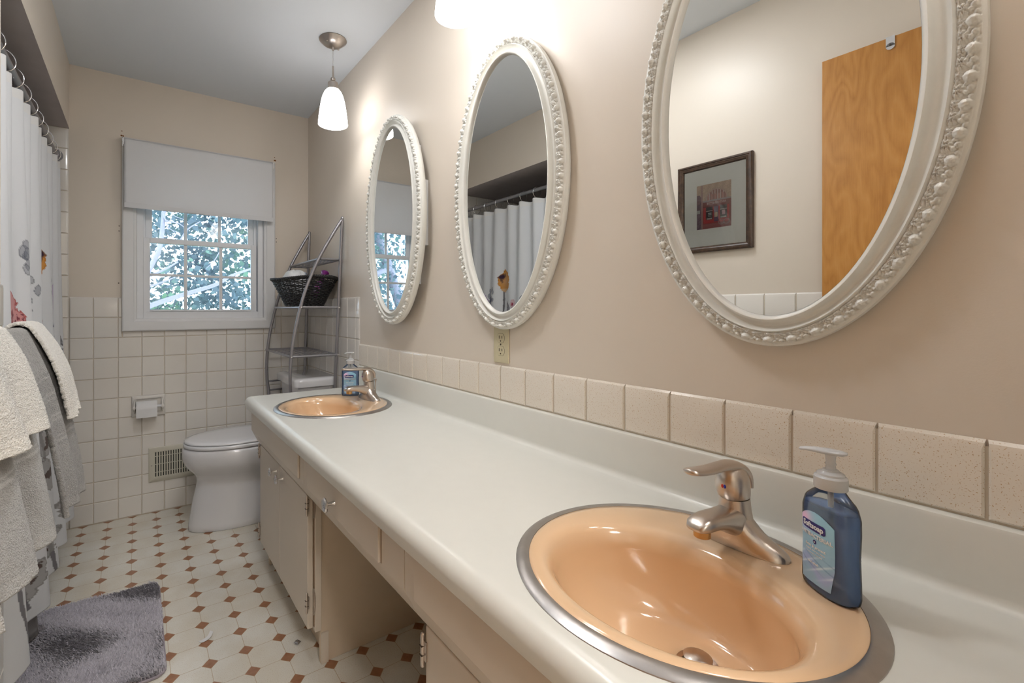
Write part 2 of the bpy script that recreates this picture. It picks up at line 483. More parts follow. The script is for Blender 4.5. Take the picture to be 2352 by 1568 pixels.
obj('tile_wainscot', bm, [M['tile'], M['grout']], wb)
# alcove tiles on the back wall, side wall and near wall, up to the soffit
bm = B()
ua = [XL - .002 - k * T for k in range(0, 8)][::-1]; va = [.0034 + k * T for k in range(0, 19)] + [ZS]
tiles(bm, (0, YB, 0), (1, 0, 0), (0, 0, 1), (0, -1, 0), ua, va, None, bull={'r'})
grout(bm, (0, YB, 0), (1, 0, 0), (0, 0, 1), (0, -1, 0), -1.06, XL - .008, 0, ZS)
ub = [YA + .008 + k * T for k in range(0, 14)]
tiles(bm, (-1.06, 0, 0), (0, 1, 0), (0, 0, 1), (1, 0, 0), ub, va, None); grout(bm, (-1.06, 0, 0), (0, 1, 0), (0, 0, 1), (1, 0, 0), YA, YB, 0, ZS)
tiles(bm, (0, YA, 0), (1, 0, 0), (0, 0, 1), (0, 1, 0), ua, va, None); grout(bm, (0, YA, 0), (1, 0, 0), (0, 0, 1), (0, 1, 0), -1.06, XL - .008, 0, ZS)
o = obj('alcove_tile', bm, [M['tile'], M['grout']], wb)
# right wall: behind the toilet full height, then the row above the counter
y_end = 2.178
uy = [y_end] + [y_end + .045] + [y_end + .045 + k * .1083 for k in range(1, 9)]
uy = [u for u in uy if u < YB - .02] + [YB - .009]
bm = B(); tiles(bm, (XW, 0, 0), (0, 1, 0), (0, 0, 1), (-1, 0, 0), uy, vs, None, bull={'t', 'l'})
grout(bm, (XW, 0, 0), (0, 1, 0), (0, 0, 1), (-1, 0, 0), y_end + .008, YB, 0, vs[11] - .008)
obj('tile_wainscot', bm, [M['tile'], M['grout']], wr)
ys = [2.069 - k * .1086 for k in range(-1, 21)][::-1]; ys = [YN + .002] + [y for y in ys if YN + .01 < y < y_end - .01] + [y_end - .001]
bm = B(); tiles(bm, (XW, 0, 0), (0, 1, 0), (0, 0, 1), (-1, 0, 0), ys, [.847, .954], None, bull={'t'})
grout(bm, (XW, 0, 0), (0, 1, 0), (0, 0, 1), (-1, 0, 0), YN, y_end, .842, .945)
obj('splash_tile', bm, [M['tile_speck'], M['grout']], wr)
# left wall wainscot
yl = [YA - .001 - k * .108 for k in range(0, 17)][::-1]
bm = B(); tiles(bm, (XL, 0, 0), (0, 1, 0), (0, 0, 1), (1, 0, 0), yl, vs, None, bull={'t', 'r'})
grout(bm, (XL, 0, 0), (0, 1, 0), (0, 0, 1), (1, 0, 0), yl[0], YA - .008, 0, vs[11] - .008)
obj('tile_wainscot', bm, [M['tile'], M['grout']], wl)

# ------------------------------------------------------------------ the window
def ringbox(bm, x0, x1, z0, z1, w, y0, y1, wt=None, wbm=None):
    wt = w if wt is None else wt; wbm = w if wbm is None else wbm
    box(bm, x0, x0 + w, y0, y1, z0, z1); box(bm, x1 - w, x1, y0, y1, z0, z1)
    box(bm, x0 + w, x1 - w, y0, y1, z0, z0 + wbm); box(bm, x0 + w, x1 - w, y0, y1, z1 - wt, z1)
win = bpy.data.objects.new('window_1', None); win.location = ((WX0 + WX1) / 2, YB, WZ0); C.objects.link(win); win['kind'] = 'structure'
# mitred casing with a stepped moulding profile
bm = B()
prof = [(0, .0), (0, -.024), (.006, -.028), (.05, -.028), (.056, -.022), (.064, -.020), (.068, -.012), (.068, 0)]
cx0, cx1, cz0, cz1 = -.0675, .7265, 1.009, 2.050
rings = []
for (x, z, sx, sz) in ((cx0, cz0, 1, 1), (cx1, cz0, -1, 1), (cx1, cz1, -1, -1), (cx0, cz1, 1, -1)):
    rings.append([(x + sx * a, YB + b, z + sz * a) for a, b in prof])
loft(bm, rings + [rings[0]], cap=False)
obj('window_casing', bm, M['white_trim'], win, ang=20)
bm = B(); ringbox(bm, WX0, WX1, WZ0, WZ1, .030, YB - .006, YB + .10, .02, .040); box(bm, WX0 + .03, .0402, YB + .032, YB + .10, WZ0 + .04, WZ1 - .02); box(bm, .6088, WX1 - .03, YB + .032, YB + .10, WZ0 + .04, WZ1 - .02); box(bm, .0402, .6088, YB + .03, YB + .10, 1.9555, WZ1 - .02)
obj('window_frame', bm, M['sash'], win, bevel=.0015)
# upper sash (behind) and lower sash
bm = B(); ringbox(bm, .0405, .6085, 1.50, 1.955, .031, YB + .038, YB + .062); us_ = obj('upper_sash', bm, M['sash'], win, bevel=.002)
bm = B(); ringbox(bm, .0300, .6195, 1.114, 1.524, .0305, YB + .004, YB + .030, .027, .012); ls_ = obj('lower_sash', bm, M['sash'], win, bevel=.002)
bm = B(); box(bm, .072, .577, YB + .049, YB + .052, 1.531, 1.924); obj('pane', bm, M['pane'], us_)
bm = B(); box(bm, .061, .589, YB + .016, YB + .019, 1.126, 1.497); obj('pane', bm, M['pane'], ls_)
bm = B()
for x in (.2365, .4165): box(bm, x - .0085, x + .0085, YB + .044, YB + .057, 1.531, 1.924)
obj('muntin', bm, M['sash'], us_, bevel=.002)
bm = B()
for x in (.2345, .4200): box(bm, x - .0085, x + .0085, YB + .011, YB + .024, 1.126, 1.497)
box(bm, .061, .589, YB + .012, YB + .023, 1.3135, 1.3275)
obj('muntin', bm, M['sash'], ls_, bevel=.002)
bm = B(); box(bm, .068, .582, YB - .003, YB + .004, 1.117, 1.1235); obj('sash_lift', bm, M['sash'], ls_, bevel=.001)

# roller blind
bl = thing('roller_blind', 'white roller blind drawn halfway down over the window', 'blind', (.33, YB - .05, 2.03))
nx, nz = 60, 46
X = np.linspace(-.0565, .7045, nx)[:, None] * np.ones((1, nz)); t = np.linspace(0, 1, nz)[None, :] * np.ones((nx, 1))
top, bot = 2.036, 1.668
z = top - t * (top - bot)
y = YB - .066 + .0025 * np.sin(X * 7 + t * 3) * t + .0018 * np.sin(X * 19 - t * 9) * t * (1 - t) * 3
y = np.where(t < .04, y + (.04 - t) * .25, y)
P = np.stack([X, y, z], -1); me = npgrid('blind_cloth', P)
o = obj('blind_cloth', me, M['shade_cloth'], bl, clean=False)
md = o.modifiers.new('s', 'SOLIDIFY'); md.thickness = .0008
bm = B(); box(bm, -.0565, .7045, YB - .069, YB - .0645, bot - .001, bot + .026); obj('hem_bar', bm, M['shade_cloth'], bl, bevel=.0015)
bm = B(); tube(bm, [(-.052, YB - .047, 2.018), (.70, YB - .047, 2.018)], .0165, 20); obj('roller', bm, M['shade_cloth'], bl)
for x in (-.060, .708):
    bm = B(); box(bm, x - .0015, x + .0015, YB - .062, YB - .024, 2.0, 2.038); box(bm, x - .006, x + .006, YB - .030, YB - .0285, 2.0, 2.040)
    tube(bm, [(x - .004, YB - .047, 2.018), (x + .004, YB - .047, 2.018)], .005, 10)
    obj('bracket', bm, M['chrome'], bl)
# nail holes and rust marks left round the casing
for x, z_, r in ((-.068, 2.088, .003), (-.070, 2.063, .0045), (-.062, 2.062, .004), (.728, 2.088, .003), (.727, 2.070, .004), (.733, 2.070, .005),
                 (-.080, 1.575, .003), (-.0805, 1.548, .003), (.739, 1.575, .003), (.739, 1.555, .003), (-.082, 1.268, .003)):
    bm = B(); lathe(bm, [(r, 0), (r * .6, .0006)], n=8, mtx=Matrix.Rotation(PI / 2, 4, 'X'), c=(x, YB - .0001, z_))
    obj('nail_mark', bm, M['rust'] if z_ > 2 else M['slot'], wb, kind='structure')

# ------------------------------------------------------------------ worktop with two round cut-outs
CY = [(.655, .376), (.655, 1.772)]
FX, Y0c, Y1c = .392, YN + .003, 2.155
r = .026
prof = [(XT - .0005 + .006, ZK - .05), (XT - .0005 + .006, .8455), (.925, .8460), (.9205, .8445), (.9185, .840)]
prof += [(.9185, ZK + .014)] + [(.9185 - .014 + .014 * math.cos(a), ZK + .014 - .014 * math.sin(a)) for a in np.linspace(.3, PI / 2, 5)]
prof += [(FX + r * (1 - math.sin(a)), ZK - r * (1 - math.cos(a))) for a in np.linspace(0, PI / 2, 9)]
prof += [(FX + .004, ZK - .046), (FX + .010, ZK - .052), (FX + .03, ZK - .052), (FX + .03, ZK - .04), (.5, ZK - .04)]
bm = B(); prism(bm, prof, 'y', Y0c, Y1c)
me = bpy.data.meshes.new('w'); bm.to_mesh(me); bm.free(); wt = bpy.data.objects.new('worktop', me); C.objects.link(wt)
cut = []
for cx, cy in CY:
    bm = B(); lathe(bm, [(.212, ZK - .1), (.212, ZK + .05)], (cx, cy, 0), 72)
    cm = bpy.data.meshes.new('c'); bmesh.ops.recalc_face_normals(bm, faces=bm.faces); bm.to_mesh(cm); bm.free(); co = bpy.data.objects.new('c', cm); C.objects.link(co); cut.append(co)
    md = wt.modifiers.new('b', 'BOOLEAN'); md.operation = 'DIFFERENCE'; md.object = co; md.solver = 'EXACT'
finish(wt)
bpy.context.view_layer.update()
me2 = bpy.data.meshes.new_from_object(wt.evaluated_get(bpy.context.evaluated_depsgraph_get()))
bpy.data.objects.remove(wt)
for co in cut: bpy.data.objects.remove(co)
wt = obj('worktop', me2, M['laminate']); tag(wt, 'long cream laminate worktop with upstand carrying both round sinks', 'worktop')

# ------------------------------------------------------------------ vanity carcass
AX, DXF = .418, .467     # face of the top rail, face of the doors
ZB = ZK - .0525
def rail(bm, y0, y1, endfar=False):
    poly = [(AX, ZB), (AX, .602), (AX + .004, .592), (.444, .548), (.450, .541), (.488, .541), (.488, ZB)]
    prism(bm, poly, 'y', y0, y1)
def panel_front(y0, y1, parent, name='drawer_front', z1=.683, z0=.607):
    bm = B(); box(bm, AX - .0065, AX + .002, y0, y1, z0, z1); o = obj(name, bm, M['vanity'], parent, bevel=.0012)
    bm = B(); box(bm, AX - .0006, AX + .002, y0 - .003, y1 + .003, z1 + .0005, z1 + .0022); box(bm, AX - .0006, AX + .002, y0 - .0035, y0 - .0005, z0 - .001, z1 + .0022)
    obj('shadow_gap', bm, M['gap'], parent)
    return o
def knob(x, y, z, parent, r=.0165):
    mt = Matrix.Rotation(-PI / 2, 4, 'Y')
    bm = B(); lathe(bm, [(.006, 0), (.005, .003), (.0045, .018), (.007, .021), (r, .0225), (r * 1.02, .0255), (r * .86, .0285), (r * .75, .0275), (r * .45, .0285), (.001, .0305)], (x, y, z), 28, mt)
    return obj('knob', bm, M['chrome'], parent)
def hinge(x, y, z, s, parent):
    """overlay hinge: knuckle on the door's edge, leaf on the frame; s = side (+1 leaf towards -Y)"""
    bm = B()
    tube(bm, [(x - .0035, y, z - .028), (x - .0035, y, z + .028)], .0042, 12)
    ball(bm, (x - .0035, y, z + .029), .0042, 10); ball(bm, (x - .0035, y, z - .029), .0042, 10)
    box(bm, x - .003, x + .004, y - .002, y + .011 * s, z - .018, z + .018)
    lf = [(y - s * (.006 + .009 * math.sin(a)), z + .042 * math.cos(a)) for a in np.linspace(0, PI, 13)]
    prism(bm, [(y - .002 * s, z + .042)] + lf + [(y - .002 * s, z - .042)], 'x', DXF - .002, DXF + .0005)
    o = obj('hinge', bm, M['nickel'], parent)
    bm = B(); box(bm, x - .0087, x + .001, y - .0046, y + .0046, z - .009, z - .0082); box(bm, x - .0087, x + .001, y - .0046, y + .0046, z + .0082, z + .009)
    obj('knuckle_joint', bm, M['slot'], o)
    return o
# --- far cabinet
fc = thing('vanity_cabinet', 'cream vanity cabinet with two knobbed doors under the far sink by the toilet', 'cabinet', (.69, 1.78, 0))
bm = B(); rail(bm, 1.385, 2.143); obj('top_rail', bm, M['vanity'], fc, bevel=.0012)
bm = B()
box(bm, DXF + .0205, XT - .001, 2.120, 2.138, .0, ZB); box(bm, DXF + .0205, XT - .001, 1.4405, 1.4565, .0, ZB)
box(bm, .51, .525, 1.457, 2.119, 0, .1125); box(bm, DXF + .0205, XT - .003, 1.457, 2.119, .1135, .128)
obj('side_panel', bm, M['vanity_in'], fc, bevel=.001)
bm = B(); box(bm, DXF, DXF + .02, 1.430, 1.4565, .112, .541); obj('face_frame', bm, M['vanity'], fc, bevel=.0012); bm = B(); box(bm, DXF, DXF + .02, 2.108, 2.14, .112, .541); obj('face_frame', bm, M['vanity'], fc, bevel=.0012)
bm = B(); box(bm, .4885, .512, 1.434, 1.4495, 0, .098); obj('toe_kick', bm, M['vanity'], fc, bevel=.001)
dd = []
for y0, y1, lb in ((1.7905, 2.118, None), (1.4475, 1.788, None)):
    bm = B(); box(bm, DXF - .019, DXF - .0008, y0, y1, .118, .5395)
    d = obj('door', bm, M['vanity'], fc, bevel=.003); dd.append(d)
knob(DXF - .019, 1.836, .505, dd[0]); knob(DXF - .019, 1.742, .505, dd[1])
for z_ in (.51, .165): hinge(DXF - .019, 2.1225, z_, -1, dd[0])
for z_ in (.51, .205): hinge(DXF - .019, 1.4435, z_, 1, dd[1])
bm = B(); box(bm, DXF - .0003, DXF + .001, 1.437, 1.4465, .125, .538); obj('shadow_gap', bm, M['gap'], fc)
panel_front(1.430, 2.115, fc, 'false_front')
# --- knee space drawer between the cabinets
kd = thing('drawer_unit', 'shallow cream drawer with one chrome knob above the open knee space', 'drawer', (.69, 1.05, .541))
bm = B(); rail(bm, .762, 1.3835); box(bm, .4885, .90, .766, 1.4395, .60, .62); obj('top_rail', bm, M['vanity'], kd, bevel=.0012)
d = panel_front(.862, 1.335, kd); knob(AX - .0065, 1.112, .643, d, .0175)
# --- near cabinet
nc = thing('vanity_cabinet', 'cream vanity cabinet under the near sink, only its hinged edge visible', 'cabinet', (.69, .3, 0))
bm = B(); rail(bm, Y0c, .7605); obj('top_rail', bm, M['vanity'], nc, bevel=.0012)
bm = B(); box(bm, DXF + .0205, XT - .001, .746, .762, 0, ZB); box(bm, DXF + .0205, XT - .001, Y0c, Y0c + .016, 0, ZB); box(bm, .51, .525, Y0c + .017, .745, 0, .1125); box(bm, DXF + .0205, XT - .003, Y0c + .017, .745, .1135, .128)
obj('side_panel', bm, M['vanity_in'], nc, bevel=.001)
bm = B(); box(bm, DXF, DXF + .02, .70, .762, .112, .541); obj('face_frame', bm, M['vanity'], nc, bevel=.0012); bm = B(); box(bm, DXF, DXF + .02, Y0c, Y0c + .04, .112, .541); obj('face_frame', bm, M['vanity'], nc, bevel=.0012)
for y0, y1, k in ((.3005, .735, .34), (Y0c + .02, .2985, .25)):
    bm = B(); box(bm, DXF - .019, DXF - .0008, y0, y1, .118, .5395); d = obj('door', bm, M['vanity'], nc, bevel=.003)
    knob(DXF - .019, k, .505, d)
    if y1 > .5:
        for z_ in (.492, .19): hinge(DXF - .019, .7395, z_, -1, d)
panel_front(.02, .716, nc, 'false_front')

# ------------------------------------------------------------------ sinks, local frame: origin = centre of the rim at counter height
def make_sink(label, loc):
    t = thing('round_sink', label, 'sink', loc, 0, local=True)
    bm = B(); lathe(bm, [(.2095, .0052), (.2125, .0056), (.222, .0050), (.2285, .0012), (.2290, -.0002), (.2100, -.0002), (.2095, .0052)], n=96, cap=False)
    obj('steel_ring', bm, M['steel'], t)
    n = 96; rows = []
    c0 = np.array([0, 0]); cl = np.array([-.044, -.004]); cb = np.array([.013, -.026])
    a = np.linspace(0, 2 * PI, n, endpoint=False)
    ca, sa = np.cos(a), np.sin(a)
    def ring(c, rx, ry, z, e=1.0): return np.stack([c[0] + rx * np.sign(ca) * np.abs(ca) ** e, c[1] + ry * np.sign(sa) * np.abs(sa) ** e, np.full(n, z)], -1)
    rows.append(ring(c0, .2105, .2105, -.004)); rows.append(ring(c0, .2103, .2103, .0035)); rows.append(ring(c0, .2085, .2085, .0052))
    rows.append(ring(c0 * .6 + cl * .1, .200, .201, .0060))
    rows.append(ring(cl * .5, .176, .188, .0066))
    rows.append(ring(cl * .93, .1475, .1775, .0050)); 
    for (rx, ry, z_) in ((.1395, .1705, .002), (.1335, .1645, -.004), (.1285, .160, -.013)):
        rows.append(ring(cl, rx, ry, z_))
    K = 22
    for k in range(1, K + 1):
        s = k / K; ph = s * PI / 2
        rr = math.cos(ph) ** .55 if s < 1 else 0
        rx = .022 + (.1255 - .022) * rr; ry = .022 + (.157 - .022) * rr
        z_ = -.018 - .108 * math.sin(ph) ** 1.25
        c = cl + (cb - cl) * (s ** 1.3)
        rows.append(ring(c, rx, ry, z_))
    rows.append(ring(cb, .0205, .0205, -.131)); rows.append(ring(cb, .0195, .0195, -.150))
    P = np.array(rows); me = npgrid('basin', P, closed_v=True); o = obj('basin', me, M['sink'], t, clean=False)
    bm = bmesh.new(); bm.from_mesh(o.data); bmesh.ops.recalc_face_normals(bm, faces=bm.faces); bm.to_mesh(o.data); bm.free()
    bm = B(); lathe(bm, [(.0285, -.1265), (.0275, -.1245), (.0215, -.1262), (.0195, -.132), (.0195, -.148)], (cb[0], cb[1], 0), 40, cap=False); o = obj('drain_flange', bm, M['nickel'], t)
    bm = B(); lathe(bm, [(.004, -.146), (.0045, -.122), (.012, -.1185), (.0185, -.1165), (.0188, -.1145), (.015, -.1122), (.001, -.1105)], (cb[0], cb[1], 0), 36); obj('stopper', bm, M['nickel'], t)
    return t
s1 = make_sink('round peach sink with steel ring in the near end of the worktop', (CY[0][0], CY[0][1], ZK))
s2 = dup(s1, (CY[1][0], CY[1][1], ZK), None, 'round peach sink with steel ring in the far end of the worktop')

# ------------------------------------------------------------------ faucet, local frame: spout towards -X, base along Y, origin on the rim
def make_faucet(label, loc, rz):
    t = thing('faucet', label, 'faucet', loc, rz, local=True)
    # base and body: one swelling form, section by section along Y
    bm = B(); rings = []; L = .077
    for s in np.linspace(-1, 1, 45):
        s_ = math.sin(s * PI / 2); y = s_ * L
        w = .0265 * max(.012, (1 - abs(s_) ** 2.6)) ** .42
        h = .015 * max(.02, (1 - abs(s_) ** 5)) ** .5 + .038 * math.exp(-(y / .030) ** 2) + .012 * math.exp(-(y / .055) ** 2)
        wt_ = w * (.62 + .30 * math.exp(-(y / .02) ** 2)); ring = []
        pr = [(-1, 0), (-1, .15), (-.97, .32), (-.86, .62), (-.66, .86), (-.36, .97), (0, 1), (.36, .97), (.66, .86), (.86, .62), (.97, .32), (1, .15), (1, 0)]
        for (px, pz) in pr:
            ww = w + (wt_ - w) * pz * .5
            ring.append((px * ww + (-.004 * math.exp(-(y / .03) ** 2) * pz), y, h * pz))
        rings.append(ring)
    loft(bm, rings)
    obj('base_plate', bm, M['nickel'], t, ang=60)
    # body column leaning forward
    bm = B(); rings = []
    for z_, cx, rx, ry in ((.012, .003, .0235, .036), (.026, .002, .0228, .030), (.040, .0, .0225, .0255), (.055, -.001, .0222, .0232), (.068, -.002, .0218, .0222), (.0745, -.0025, .0215, .0218)):
        rings.append([(cx + rx * math.cos(a), ry * math.sin(a), z_ + .10 * (rx * math.cos(a))) for a in np.linspace(0, 2 * PI, 32, endpoint=False)])
    loft(bm, rings); obj('body', bm, M['nickel'], t, ang=60)
    # spout
    bm = B(); rings = []
    for x, zt, zb, w in ((.004, .060, .016, .021), (-.012, .0605, .014, .0225), (-.026, .060, .020, .0225), (-.042, .0600, .0300, .0215), (-.058, .0610, .0365, .0205), (-.076, .0620, .0400, .0200), (-.092, .0612, .0405, .0190), (-.103, .0585, .0410, .0172), (-.110, .0530, .0425, .0135), (-.1125, .0490, .0440, .008)):
        c = (zt + zb) / 2; h = (zt - zb) / 2; ring = []
        for a in np.linspace(0, 2 * PI, 24, endpoint=False):
            cc, ss = math.cos(a), math.sin(a)
            ring.append((x, w * math.copysign(abs(cc) ** .62, cc), c + h * math.copysign(abs(ss) ** .75, ss)))
        rings.append(ring)
    loft(bm, rings); sp = obj('spout', bm, M['nickel'], t, ang=70)
    bm = B(); lathe(bm, [(.0118, .042), (.0118, .0315), (.0105, .0305), (.0098, .0305), (.0095, .036)], (-.092, 0, 0), 28); obj('aerator', bm, M['brass'], sp)
    # handle: bulb with a long lever
    bm = B(); rings = []
    for z_, cx, rx, ry in ((.0755, -.003, .0212, .0212), (.078, -.004, .0232, .0228), (.086, -.0065, .0248, .0240), (.097, -.0085, .0252, .0243), (.108, -.0095, .0240, .0232), (.117, -.010, .0208, .0200), (.1235, -.010, .0150, .0150), (.127, -.010, .0080, .0080), (.128, -.010, .001, .001)):
        rings.append([(cx + rx * math.cos(a), ry * math.sin(a), z_ + .14 * rx * math.cos(a) * (1 if z_ < .1 else .4)) for a in np.linspace(0, 2 * PI, 32, endpoint=False)])
    loft(bm, rings)
    hd = obj('handle', bm, M['nickel'], t, ang=60)
    bm = B(); rings = []
    path = smooth_path([(.019, 0, .088), (.0165, 0, .106), (.004, 0, .1195), (-.016, 0, .1265), (-.046, 0, .1285), (-.074, 0, .1290), (-.102, 0, .1310), (-.120, 0, .1335), (-.126, 0, .1340)], 4)
    prm = [(.0185, .006), (.0185, .008), (.0180, .0088), (.0162, .0082), (.0140, .0068), (.0135, .0060), (.0150, .0056), (.0150, .0052), (.0125, .0048), (.005, .003)]
    for i, p in enumerate(path):
        k = i / (len(path) - 1) * (len(prm) - 1); j = min(int(k), len(prm) - 2); f = k - j
        w = prm[j][0] * (1 - f) + prm[j + 1][0] * f; h = prm[j][1] * (1 - f) + prm[j + 1][1] * f
        tn = (path[min(i + 1, len(path) - 1)] - path[max(i - 1, 0)]).normalized(); nn = Vector((0, 1, 0)).cross(tn)
        rings.append([p + Vector((0, 1, 0)) * w * math.cos(a) + nn * h * math.sin(a) for a in np.linspace(0, 2 * PI, 20, endpoint=False)])
    loft(bm, rings); obj('lever', bm, M['nickel'], hd, ang=70)
    for dy, mm in ((.0018, 'red'), (-.0018, 'bluedot')):
        bm = B(); ball(bm, (-.0335, dy, .0955), .0026, 10, (.3, .8, 1.2)); obj('hot_cold_mark', bm, M[mm], hd)
    bm = B(); tube(bm, [(.030, 0, .004), (.030, 0, .075)], .0022, 8); lathe(bm, [(.002, .066), (.003, .070), (.0055, .078), (.006, .080), (.001, .081)], (.030, 0, 0), 16)
    obj('lift_rod', bm, M['nickel'], t)
    return t
f1 = make_faucet('brushed nickel faucet with lever handle on the near sink', (.806, .363, ZK + .0062), math.radians(-3))
f2 = dup(f1, (.815, 1.79, ZK + .0062), math.radians(4), 'brushed nickel faucet with lever handle on the far sink')

# ------------------------------------------------------------------ hand soap bottle, local frame: label faces -X
def sect(z):
    """half width (along Y), half depth (along X) of the bottle at height z"""
    k = np.array([[0, .0335, .0175], [.003, .0365, .0200], [.010, .0378, .0210], [.030, .0372, .0208], [.060, .0362, .0202], [.090, .0375, .0208], [.108, .0372, .0206], [.120, .0335, .0190], [.128, .0270, .0170], [.134, .0190, .0150], [.138, .0148, .0140], [.142, .0140, .0140]])
    return float(np.interp(z, k[:, 0], k[:, 1])), float(np.interp(z, k[:, 0], k[:, 2]))
def bottle_ring(z, ins=0, n=56):
    w, d = sect(z); w -= ins; d -= ins
    out = []
    for i in range(n):
        a = 2 * PI * i / n; cc, ss = math.cos(a), math.sin(a)
        e = .82 if z < .125 else 1
        out.append((d * math.copysign(abs(cc) ** e, cc), w * math.copysign(abs(ss) ** e, ss), z))
    return out
def make_bottle(label, loc, rz):
    t = thing('soap_bottle', label, 'soap bottle', loc, rz, local=True)
    bm = B(); loft(bm, [bottle_ring(z) for z in (0, .001, .003, .006, .010, .02, .03, .045, .06, .075, .09, .1, .108, .114, .120, .124, .128, .131, .134, .138, .142)]); obj('bottle_body', bm, M['bottle'], t, ang=60)
    bm = B(); loft(bm, [bottle_ring(max(z, .0), .0014) for z in (.0015, .004, .010, .03, .045, .06, .075, .09, .1, .108, .1135)]); obj('liquid_soap', bm, M['liquid'], t, ang=60)
    bm = B(); prof = [(.0175, .138), (.0180, .139), (.0180, .153), (.0170, .1545), (.0150, .1555), (.0148, .158), (.0120, .160), (.0090, .161), (.0085, .163)]
    lathe(bm, prof, n=36); cp = obj('cap', bm, M['pump'], t)
    bm = B(); lathe(bm, [(.0055, .160), (.0055, .166), (.0050, .168), (.0062, .170), (.0050, .173), (.0055, .180), (.0070, .184)], n=20)
    rings = []
    for y, w, h, zc in ((-.017, .001, .0005, .1865), (-.0165, .006, .0016, .1862), (-.012, .0095, .0030, .1858), (-.003, .0115, .0036, .1860), (.007, .0110, .0036, .1862), (.017, .0085, .0032, .1864), (.026, .0055, .0026, .1860), (.032, .0038, .0020, .1850), (.0335, .001, .0008, .1845)):
        rings.append([(w * math.cos(a), y, zc + h * math.sin(a)) for a in np.linspace(0, 2 * PI, 20, endpoint=False)])
    loft(bm, rings); bmesh.ops.rotate(bm, cent=(0, 0, 0), matrix=Matrix.Rotation(math.radians(48), 3, 'Z'), verts=bm.verts); obj('pump_head', bm, M['pump'], t, ang=70)
    bm = B(); tube(bm, [(0, 0, .012), (0, 0, .14)], .0032, 10); obj('dip_tube', bm, M['pump'], t)
    # front label as a curved patch
    def surf(y, z, off):
        w, d = sect(z); q = min(1, abs(y) / w); x = -d * (1 - q ** (2 / .82)) ** (.82 / 2)
        return (x - off, y, z)
    nu, nv = 60, 90; ys_ = np.linspace(-1, 1, nu); zs_ = np.linspace(.012, .106, nv)
    P = np.zeros((nu, nv, 3)); col = np.zeros((nu, nv, 3))
    for i, u in enumerate(ys_):
        for j, z in enumerate(zs_):
            tt = (z - .012) / .094
            hw = .0265 * (min(1, (1 - tt) / .12) ** .5 if tt > .88 else 1) * (.86 + .14 * min(1, tt / .3)); y = u * hw
            P[i, j] = surf(y, z, .0006)
            c = np.array([.26, .44, .62]) * (1 - tt) * .8 + np.array([.24, .50, .66]) * tt + .03
            pk = math.exp(-(((y - .019) / .013) ** 2 + ((tt - .86) / .13) ** 2)); c = c * (1 - pk) + np.array([.75, .5, .72]) * pk
            wv = math.exp(-((tt - .22 - .10 * math.sin(y * 120)) / .09) ** 2) * .6; c = c * (1 - wv) + np.array([.30, .33, .62]) * wv
            wv = max(0, math.sin(y * 260 + tt * 40)) ** 6 * math.exp(-((tt - .26) / .13) ** 2) * .6; c = c * (1 - wv) + np.array([.75, .85, .92]) * wv
            wv = max(0, math.sin(y * 210 - tt * 55 + 1)) ** 8 * math.exp(-((tt - .30) / .1) ** 2) * .6; c = c * (1 - wv) + np.array([.05, .15, .35]) * wv
            col[i, j] = np.clip(c * 1.35, 0, 1)
    lb = obj('front_label', npgrid('front_label', P, col), M['label'], t, clean=False)
    def wrap(me, cy, cz, off):
        for v in me.vertices:
            # viewed from -X the reader's right hand is -Y
            y, z = cy - v.co.x, cz + v.co.y; e = .0004 if v.co.z > 0 else 0
            v.co = surf(y, z, off + e)
        return me
    bm = B(); rr = []
    for (sx, sy) in ((1, 1), (-1, 1), (-1, -1), (1, -1)):
        for a in np.linspace(0, PI / 2, 4):
            b_ = a + {(1, 1): 0, (-1, 1): PI / 2, (-1, -1): PI, (1, -1): 1.5 * PI}[(sx, sy)]
            rr.append((sx * .0165 + .002 * math.cos(b_), sy * .0035 + .002 * math.sin(b_)))
    # patch built as a fan of thin columns so that it follows the bottle
    g = bmesh.ops.create_grid(bm, x_segments=14, y_segments=3, size=1)
    for v in bm.verts: v.co = (v.co.x * .0195, v.co.y * .0058 * (1 if abs(v.co.x) < .95 else .72), .001)
    me = bpy.data.meshes.new('n'); bm.to_mesh(me); bm.free(); wrap(me, .003, .0865, .0007)
    obj('brand_patch', me, M['navy'], lb, clean=False)
    for s, size, cy, cz, mm, bold in (('Softsoap', .0098, .003, .0866, 'white_ink', .0003), ('ANTIBACTERIAL', .0068, .0, .0745, 'white_ink', .0002), ('clean & protect', .0052, 0, .0600, 'white_ink', .0001),
                                      ('WASHES AWAY BACTERIA', .0026, 0, .0545, 'white_ink', 0), ('moisturizing hand soap', .0026, 0, .0505, 'white_ink', 0), ('cool splash', .0040, .002, .0385, 'white_ink', .0001)):
        me = text_mesh(s, size, .0001, bold); wrap(me, cy, cz, .0010); obj('lettering', me, M[mm], lb, clean=False)
    bm = B(); g = bmesh.ops.create_circle(bm, cap_ends=True, segments=16, radius=.0028); me = bpy.data.meshes.new('c'); bm.to_mesh(me); bm.free(); wrap(me, 0, .0668, .0008); obj('shield_mark', me, M['navy'], lb, clean=False)
    bm = B(); g = bmesh.ops.create_circle(bm, cap_ends=True, segments=12, radius=.0011); me = bpy.data.meshes.new('c'); bm.to_mesh(me); bm.free(); wrap(me, 0, .0668, .0012); obj('shield_mark', me, M['white_ink'], lb, clean=False)
    # back label seen through the soap: small dark lines
    bm = B()
    for k in range(7):
        box(bm, .0206 - .0004 * k * 0, .0210, -.022, .022 - (k % 3) * .004, .080 - k * .0045, .0810 - k * .0045)
    obj('back_print', bm, M['grey_ink'], t)
    return t
b1 = make_bottle('blue pump soap bottle standing on the near sink rim', (.7665, .228, ZK + .0060), math.radians(-34))
b2 = dup(b1, (.778, 1.905, ZK + .0060), math.radians(60), 'blue pump soap bottle standing on the far sink rim')

